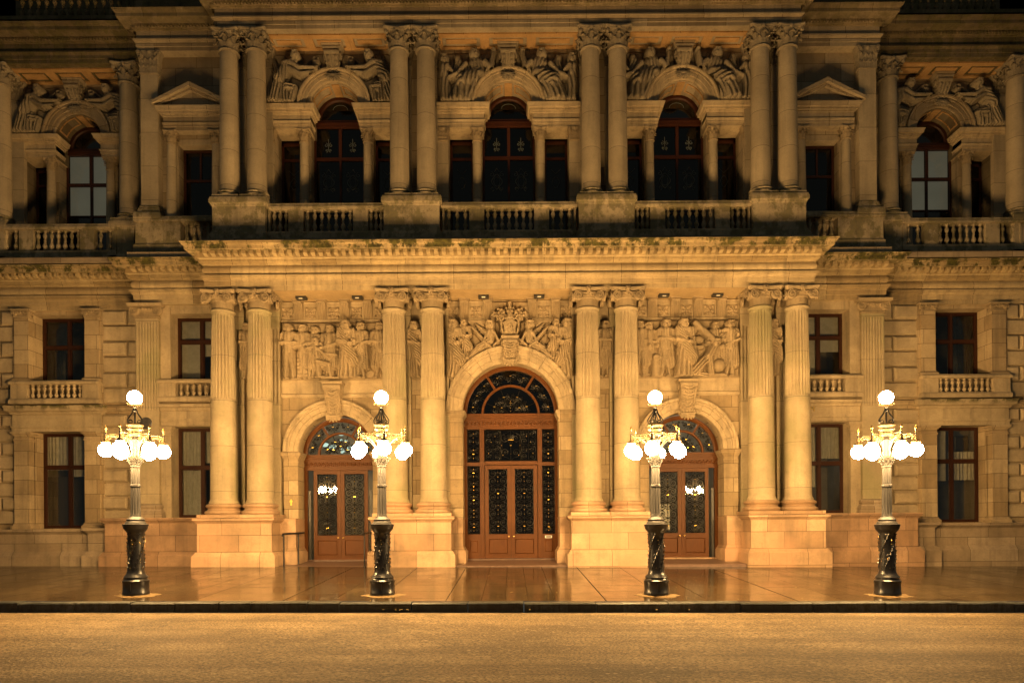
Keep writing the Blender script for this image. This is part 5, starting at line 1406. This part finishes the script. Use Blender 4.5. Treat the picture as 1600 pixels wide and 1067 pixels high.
# far side of the street and the square behind the viewer
t=NT('dark_granite_kerb'); g=t.n('ShaderNodeNewGeometry'); pos=g.outputs['Position']; sp=t.n('ShaderNodeSeparateXYZ',None,Vector=pos)
wn=t.n('ShaderNodeTexWhiteNoise',{'noise_dimensions':'1D'},W=t.math('FLOOR',t.math('MULTIPLY',sp.outputs[0],.72))).outputs[0]; n1=t.noise(pos,6,5,.7); n2=t.noise(t.vscale(pos,(9,9,.6)),1.2,4,.6)
base=t.mix(wn,(.022,.026,.026),(.085,.088,.08)); base=t.mix(t.ramp(n1,[(.4,(0,0,0)),(.66,(1,1,1))]),base,(.012,.013,.012)); base=t.mix(t.math('MULTIPLY',t.ramp(n2,[(.5,(0,0,0)),(.62,(1,1,1))]),.6),base,(.008,.008,.007))
bp=t.n('ShaderNodeBump',None,Strength=.5,Distance=.01,Height=n1); p=t.n('ShaderNodeBsdfPrincipled',None,Base_Color=base,Roughness=.4,Normal=bp.outputs[0]); M['kerb']=t.out(p.outputs[0])
m=MB(); rr=random.Random(5); x=-60.0
while x<60:
    w=rr.choice([1.1,1.4,1.8,.8]); a,b=x+.012,x+w-.012; z0,z1=RZ-.007*x-.1,gz(x+w/2,KY+.15)+rr.uniform(-.012,.010)
    dy=rr.uniform(-.008,.008)
    pts=[(KY+.31,z0),(KY+dy,z0),(KY+dy,z1-.03),(KY+.02+dy,z1-.007),(KY+.04,z1),(KY+.31,z1+.008)]
    m.add([(a,y,z) for y,z in pts]+[(b,y,z) for y,z in pts],[(i,i+1,7+i,6+i) for i in range(5)]+[tuple(range(6)),tuple(reversed(range(6,12)))])
    x+=w
o=place('kerb',m.mesh('kerb',M['kerb'],0)); o['kind']='structure'
m=MB()
def leaf(x,y,z,s,a):
    b=len(m.v); q=[(-1,0),(-.4,.45),(.3,.4),(1,0),(.3,-.4),(-.4,-.45)]
    m.add([(px*s,py*s,.004+.012*abs(py)*rr.random()) for px,py in q],[tuple(range(6))]); m.rot(b,Matrix.Translation((x,y,z))@Matrix.Rotation(a,4,'Z'))
for k in range(150):
    x=rr.uniform(-19,19); y=KY+.35+8.0*rr.random()**1.3; leaf(x,y,gz(x,y)+.003,rr.choice([.02,.025,.03,.045]),rr.uniform(0,6))
for k in range(40):
    x=rr.uniform(-14,14); y=rr.uniform(9.5,KY-.2); leaf(x,y,RZ-.007*x+.006,rr.choice([.015,.02,.03]),rr.uniform(0,6))
for x in (-3.2,-2.9,-2.75,.45,3.6,4.4,-14.2,-2.6): leaf(x,KY-.06,gz(x,KY)+-.16+.02*0,.05,x)
M['leaf']=simple('dead_leaf',(.34,.24,.08),.6,0,.5,30)
o=place('fallen_leaves',m.mesh('fallen_leaves',M['leaf'],0)); tag(o,'small dead leaves scattered over the wet pavement and road','fallen leaves',None,'stuff')

# ------------------------------------------------------------ street lamps
def lamp_post(rotdeg):
    L={}
    m=MB(); m.lathe([(.325,-.25),(.325,.0),(.335,.02),(.335,.10),(.322,.12),(.322,.34),(.335,.36),(.335,.40),(.30,.43),(.285,.46),(.305,.49),(.285,.52),(.24,.57),(.22,.62),(.215,.66)],(0,0,0),40)
    m.box(-.03,.03,-.338,-.30,.14,.34)
    L['base']=(m,'lampiron')
    m=MB(); m.lathe([(.205,.66),(.198,.9),(.19,1.2),(.192,1.5),(.20,1.66),(.225,1.70),(.285,1.77),(.30,1.80),(.30,1.84),(.315,1.86),(.315,1.90),(.26,1.915)],(0,0,0),40)
    rr=random.Random(2)
    for k in range(5):          # relief of twisting leaves and fish scales
        a0=2*PI*k/5
        m.tube([(.205*math.cos(a0+1.9*t),.205*math.sin(a0+1.9*t),.68+.98*t) for t in np.linspace(0,1,18)],.010,5)
        for j in range(9):
            t=(j+.5)/9; a=a0+1.9*t
            for s in (-1,1):
                aa=a+s*.33; m.tube([(.2*math.cos(a),.2*math.sin(a),.68+.98*t),(.225*math.cos(a+s*.18),.225*math.sin(a+s*.18),.72+.98*t),(.215*math.cos(aa),.215*math.sin(aa),.70+.98*t)],.014,5,lambda q:1.2-.7*q)
    op=m
    g=MB()
    for k in range(44):
        a=rr.uniform(0,2*PI); z=rr.uniform(.72,1.6); g.sphere((.222*math.cos(a),.222*math.sin(a),z),rr.uniform(.008,.012),6,4)
    L['ornamental_pedestal']=(op,g)
    m=MB(); m.lathe([(.26,1.915),(.25,1.95),(.215,1.99),(.225,2.03),(.17,2.08),(.145,2.11)],(0,0,0),32)
    def fl(r,z,a):
        if 2.16<z<3.42 and not 2.9<z<2.96:
            u=(a*12/(2*PI))%1; return r-.014*math.sqrt(max(0,1-(abs(u-.5)*2/.8)**2))
        return r
    m.lathe([(.132,2.10),(.132,2.15),(.126,2.161),(.122,2.5),(.116,2.89),(.130,2.905),(.130,2.95),(.114,2.965),(.108,3.3),(.106,3.41),(.12,3.425),(.12,3.47),(.09,3.5),(.085,4.2)],(0,0,0),96,rad=fl)
    L['shaft']=(m,'lampgrey')
    m=MB(); m.lathe([(.12,3.47),(.14,3.5),(.11,3.53),(.12,3.6),(.16,3.68),(.17,3.70),(.13,3.72)],(0,0,0),24)
    for k in range(10):
        a=2*PI*k/10
        for z,s in ((3.54,.9),(3.62,1.1)):
            m.tube([(rr0*math.cos(a),rr0*math.sin(a),zz0) for rr0,zz0 in ((.11,z-.05),(.15*s,z),(.20*s,z+.05),(.215*s,z+.03))],.025,5,lambda q:1.2-.7*q)
    # flaring brackets from collar up to the arms
    m.lathe([(.085,3.7),(.09,4.0),(.12,4.1),(.15,4.15),(.13,4.2),(.11,4.24),(.15,4.28),(.155,4.30)],(0,0,0),24)
    for k in range(6):
        a=rotdeg+PI/3*k
        m.tube([(q*math.cos(a),q*math.sin(a),z) for q,z in ((.10,3.72),(.14,3.85),(.20,4.0),(.32,4.13),(.46,4.20))],.017,5)
    L['collar']=(m,'lampgrey')
    c=MB(); c.lathe([(.155,4.30),(.16,4.34),(.13,4.36),(.17,4.41),(.20,4.43),(.17,4.45),(.185,4.50),(.215,4.53),(.215,4.56),(.18,4.575)],(0,0,0),28)
    L['cup']=(c,'lampbrass')
    m=MB(); 
    for k in range(6):
        a=2*PI*k/6
        P=[(.10,4.56),(.19,4.60),(.205,4.68),(.15,4.77),(.08,4.86),(.035,4.98)]
        m.tube([(q*math.cos(a),q*math.sin(a),z) for q,z in P],.016,5)
        m.tube([((.12+.05*math.cos(w))*math.cos(a),(.12+.05*math.cos(w))*math.sin(a),4.64+.045*math.sin(w)) for w in np.linspace(0,5.4,14)],.011,5)
    m.lathe([(.02,4.56),(.022,4.9),(.05,4.93),(.03,4.96),(.04,5.0),(.06,5.02),(.025,5.05)],(0,0,0),14)
    L['crown']=(m,'lampiron')
    m=MB(); m.lathe([(.03,5.03),(.10,5.06),(.17,5.08),(.185,5.10),(.16,5.105)],(0,0,0),24)
    for k in range(8): a=2*PI*k/8; m.sphere((.19*math.cos(a),.19*math.sin(a),5.10),.016,6,5)
    L['globe_dish']=(m,'lampbrass')
    gl=[((0,0,5.285),.18)]
    for k in range(6):
        a=rotdeg+PI/3*k; ca,sa=math.cos(a),math.sin(a); 
        W=lambda q,z: (q*ca,q*sa,z)
        m=MB(); m.tube([W(.12,4.20),W(.35,4.22),W(.60,4.23),W(.70,4.24)],.018,6); m.tube([W(.14,4.33),W(.25,4.34),W(.40,4.28),W(.55,4.29),W(.66,4.24)],.012,5)
        def sw(cx,cz,r0,turns,a0,sg): return [W(x,z) for x,z in spiral_pts(cx,cz,r0,turns,a0,sg,20,.15)]
        for cx,cz,r0,s in ((.24,4.15,.075,1),(.40,4.17,.06,-1),(.30,4.27,.05,-1),(.53,4.24,.05,1),(.60,4.18,.045,-1)): m.tube(sw(cx,cz,r0,1.6,PI/2,s),.010,4)
        b=len(m.v); m.lathe([(.02,4.0),(.05,4.04),(.055,4.06),(.10,4.07),(.115,4.05),(.10,4.09),(.045,4.11),(.03,4.15),(.035,4.20),(.02,4.25)],(.68*ca,.68*sa,0),14)
        L['arm',k]=(m,'lampbrass')
        m=MB(); m.lathe([(.02,4.24),(.03,4.26),(.014,4.30),(.018,4.36),(.028,4.38),(.012,4.40)],(.68*ca,.68*sa,0),10); L['finial',k]=(m,'lampiron')
        m=MB(); m.lathe([(.014,4.40),(.034,4.425),(.03,4.455),(.012,4.48),(.004,4.52)],(.68*ca,.68*sa,0),10); m.sphere((.68*ca,.68*sa,4.335),.02,6,5); L['finial_tip',k]=(m,'brass')
        gl.append(((.68*ca,.68*sa,3.855),.18))
    return L,gl
def build_lamp(x,y,rot,label):
    z=gz(x,y); E=empty('street_lamp',label,'street lamp',(x,y,z),'street lamps along the pavement')
    L,gl=lamp_post(rot); last=None
    for k,(m,mt) in L.items():
        nm=k if isinstance(k,str) else k[0]
        par=E
        if nm=='finial': par=arm
        if nm=='finial_tip': par=arm
        o=place(nm,m.mesh(nm,M[mt],40) if isinstance(mt,str) else twomat(m,mt,nm,M['lampiron'],M['brass'],40),par,WL[E]); 
        if nm=='arm': arm=o
        last=o
    for c,r in gl:
        g=MB().sphere((0,0,0),r,24,14).mesh('globe',M['globe'],80); place('globe',g,E,(x+c[0],y+c[1],z+c[2]))
    # sandy mortar skirt round the foot
    k=MB(); n=28; q=random.Random(int(x*10)); pts=[(.52+q.uniform(-.08,.10)) for _ in range(n)]
    vs=[(0,0,.012)]+[(.30*math.cos(2*PI*i/n),.30*math.sin(2*PI*i/n),.03) for i in range(n)]+[(pts[i]*math.cos(2*PI*i/n)*(1.15 if math.cos(2*PI*i/n)>0 else 1),pts[i]*math.sin(2*PI*i/n)*.75,.004+gz(x+pts[i]*math.cos(2*PI*i/n),y+pts[i]*.75*math.sin(2*PI*i/n))-z) for i in range(n)]
    fs=[(1+i,1+(i+1)%n,1+n+(i+1)%n,1+n+i) for i in range(n)]+[(0,1+(i+1)%n,1+i) for i in range(n)]
    k.add(vs,fs); place('mortar_skirt',k.mesh('mortar_skirt',M['sand'],60),E,WL[E])
M['sand']=simple('sandy_mortar',(.15,.095,.035),.85,0,.3,14,.5)
LX=lambda p:(p-799)*18.7/F
build_lamp(LX(212),18.7,R(28),'street lamp before the left wing, leftmost of the four, with a round plaque behind it')
build_lamp(LX(597),18.7,R(46),'street lamp at the right edge of the left doorway with its handrails')
build_lamp(LX(1025),18.7,R(-49),'street lamp covering the left edge of the right doorway')
build_lamp(LX(1386),18.7,R(-28),'street lamp before the right wing, rightmost of the four')

# ------------------------------------------------------------ small things
def handrail(x,label,b2):
    E=empty('handrail',label,'handrail',(x,26.0,.04),'handrails at the left doorway')
    def q(name,m): place(name,m.mesh(name,M['rail'],50),E,WL[E])
    m=MB(); m.lathe([(.06,0),(.06,.015),(.03,.02),(.028,1.22)],(0,0,0),12); q('post',m)
    m=MB(); m.lathe([(.06,.06),(.06,.075),(.03,.08),(.028,1.24)],(b2,.95,0),12); q('post',m)
    m=MB(); m.tube([(0,-.16,1.17),(0,-.10,1.22),(0,0,1.24),(b2,.95,1.26),(b2*1.25,1.5,1.27)],.036,8); q('rail',m)
handrail(-8.47,'black handrail on the left side of the left doorway step, clear of the lamp',.25)
handrail(-5.47,'black handrail on the right side of the left doorway step, partly behind a street lamp',.02)
def flood(px,label):
    x=(px-799)*27.0/F; y=27.05
    E=empty('floodlight',label,'floodlight',(x,y,10.449),'floodlights under the portico ceiling')
    m=MB(); m.box(-.20,.20,-.13,.13,-.12,-.02); m.box(-.06,.06,-.06,.06,-.021,-.0); b=len(m.v)
    place('housing',m.mesh('housing',M['bluegrey'],0),E,WL[E])
    m=MB(); m.box(-.07,.07,-.136,-.08,-.124,-.10); place('lens',m.mesh('lens',M['lens'],0),E,WL[E])
for px,a,b in ((473,'left','left carved panel'),(561,'right','left carved panel'),(758,'left','central shield'),(845,'right','central shield'),(1040,'left','right carved panel'),(1124,'right','right carved panel')):
    flood(px,f'floodlight on the ceiling above the {b}, {a} of its pair')
# round plaque on the left wing pilaster
m=MB(); m.lathe([(.0,0),(.24,0),(.24,.02),(.22,.035),(.20,.03),(.19,.035),(0,.04)],(0,0,0),36); m.rot(0,Matrix.Rotation(PI/2,4,'X'))
for z in (-.09,-.04,.01,.06,.11): m.box(-.12,.12,-.046,-.036,z-.012,z+.012)
o=place('wall_plaque',m.mesh('wall_plaque',M['plaque'],40),None,((229-799)*27.82/F,27.845,1.43+(825-657)*27.82/F)); tag(o,'round grey metal plaque on the fluted pilaster behind the far left lamp','plaque')
# small yellow arrow sign beside the left doorway
m=MB(); m.prism([(-.03,-.10),(.03,-.10),(.03,.04),(.075,.04),(0,.15),(-.075,.04),(-.03,.04)],-.012,0)
o=place('arrow_sign',m.mesh('arrow_sign',simple('yellow_sign_paint',(.85,.55,.08),.5),0),None,(-8.65,27.48,1.43+(825-797)*27.5/F+.35)); tag(o,'small yellow upward arrow sign on the stone left of the left doorway','sign')
# gilt house number on the right wing
m=MB(); m.box(.02,.055,-.02,0,-.14,.14); m.box(-.13,.055,-.02,0,-.05,-.015); b=len(m.v); m.box(-.018,.018,-.02,0,-.005,.22); m.rot(b,Matrix.Translation((-.12,0,-.04))@Matrix.Rotation(R(36),4,'Y'))
o=place('house_number',m.mesh('house_number',M['gold'],0),None,((1273-799)*27.9/F,27.985,1.43+(825-640)*27.9/F)); tag(o,'gilt numeral 4 on the wall over the window right of the columns','sign')
# white notice inside the right doorway
m=MB(); m.box(-.22,.22,-.003,.003,-.51,.51); o=place('paper_notice',m.mesh('paper_notice',M['white'],0),None,((1038-799)*28.39/F,28.395,1.43+(825-809)*28.39/F)); tag(o,'white paper notice behind the iron grille of the right doorway','notice')

# ------------------------------------------------------------ camera, world, render settings
cam=bpy.data.cameras.new('camera'); co=bpy.data.objects.new('camera',cam); COL.objects.link(co); S.camera=co
cam.sensor_width=36; cam.lens=36*F/1600; cam.shift_y=(825-533.5)/1600; cam.clip_end=500
co.location=(.0,0,EZ); co.rotation_euler=(R(90),0,0)
co.rotation_euler=(Matrix.Rotation(R(90),3,'X')@Matrix.Rotation(R(-.40),3,'Z')).to_euler()
cam.shift_x=(800-799)/1600
W=bpy.data.worlds.new('World'); S.world=W; W.use_nodes=True; nt=W.node_tree; nt.nodes.clear()
sky=nt.nodes.new('ShaderNodeTexSky'); sky.sky_type='NISHITA'; sky.sun_disc=False; sky.sun_elevation=R(-4); sky.sun_rotation=R(180)
bg=nt.nodes.new('ShaderNodeBackground'); bg.inputs[1].default_value=.072; bg.inputs[0].default_value=(.90,.97,.84,1)
ow=nt.nodes.new('ShaderNodeOutputWorld'); nt.links.new(bg.outputs[0],ow.inputs[0]); nt.nodes.remove(sky)
S.view_settings.view_transform='Standard'; S.view_settings.look='None'; S.view_settings.gamma=1; S.view_settings.exposure=0
S.cycles.use_denoising=True
S.cycles.max_bounces=6; S.cycles.diffuse_bounces=2; S.cycles.glossy_bounces=3; S.cycles.transparent_max_bounces=10; S.cycles.transmission_bounces=2
S.cycles.caustics_reflective=False; S.cycles.caustics_refractive=False; S.cycles.sample_clamp_indirect=6.0
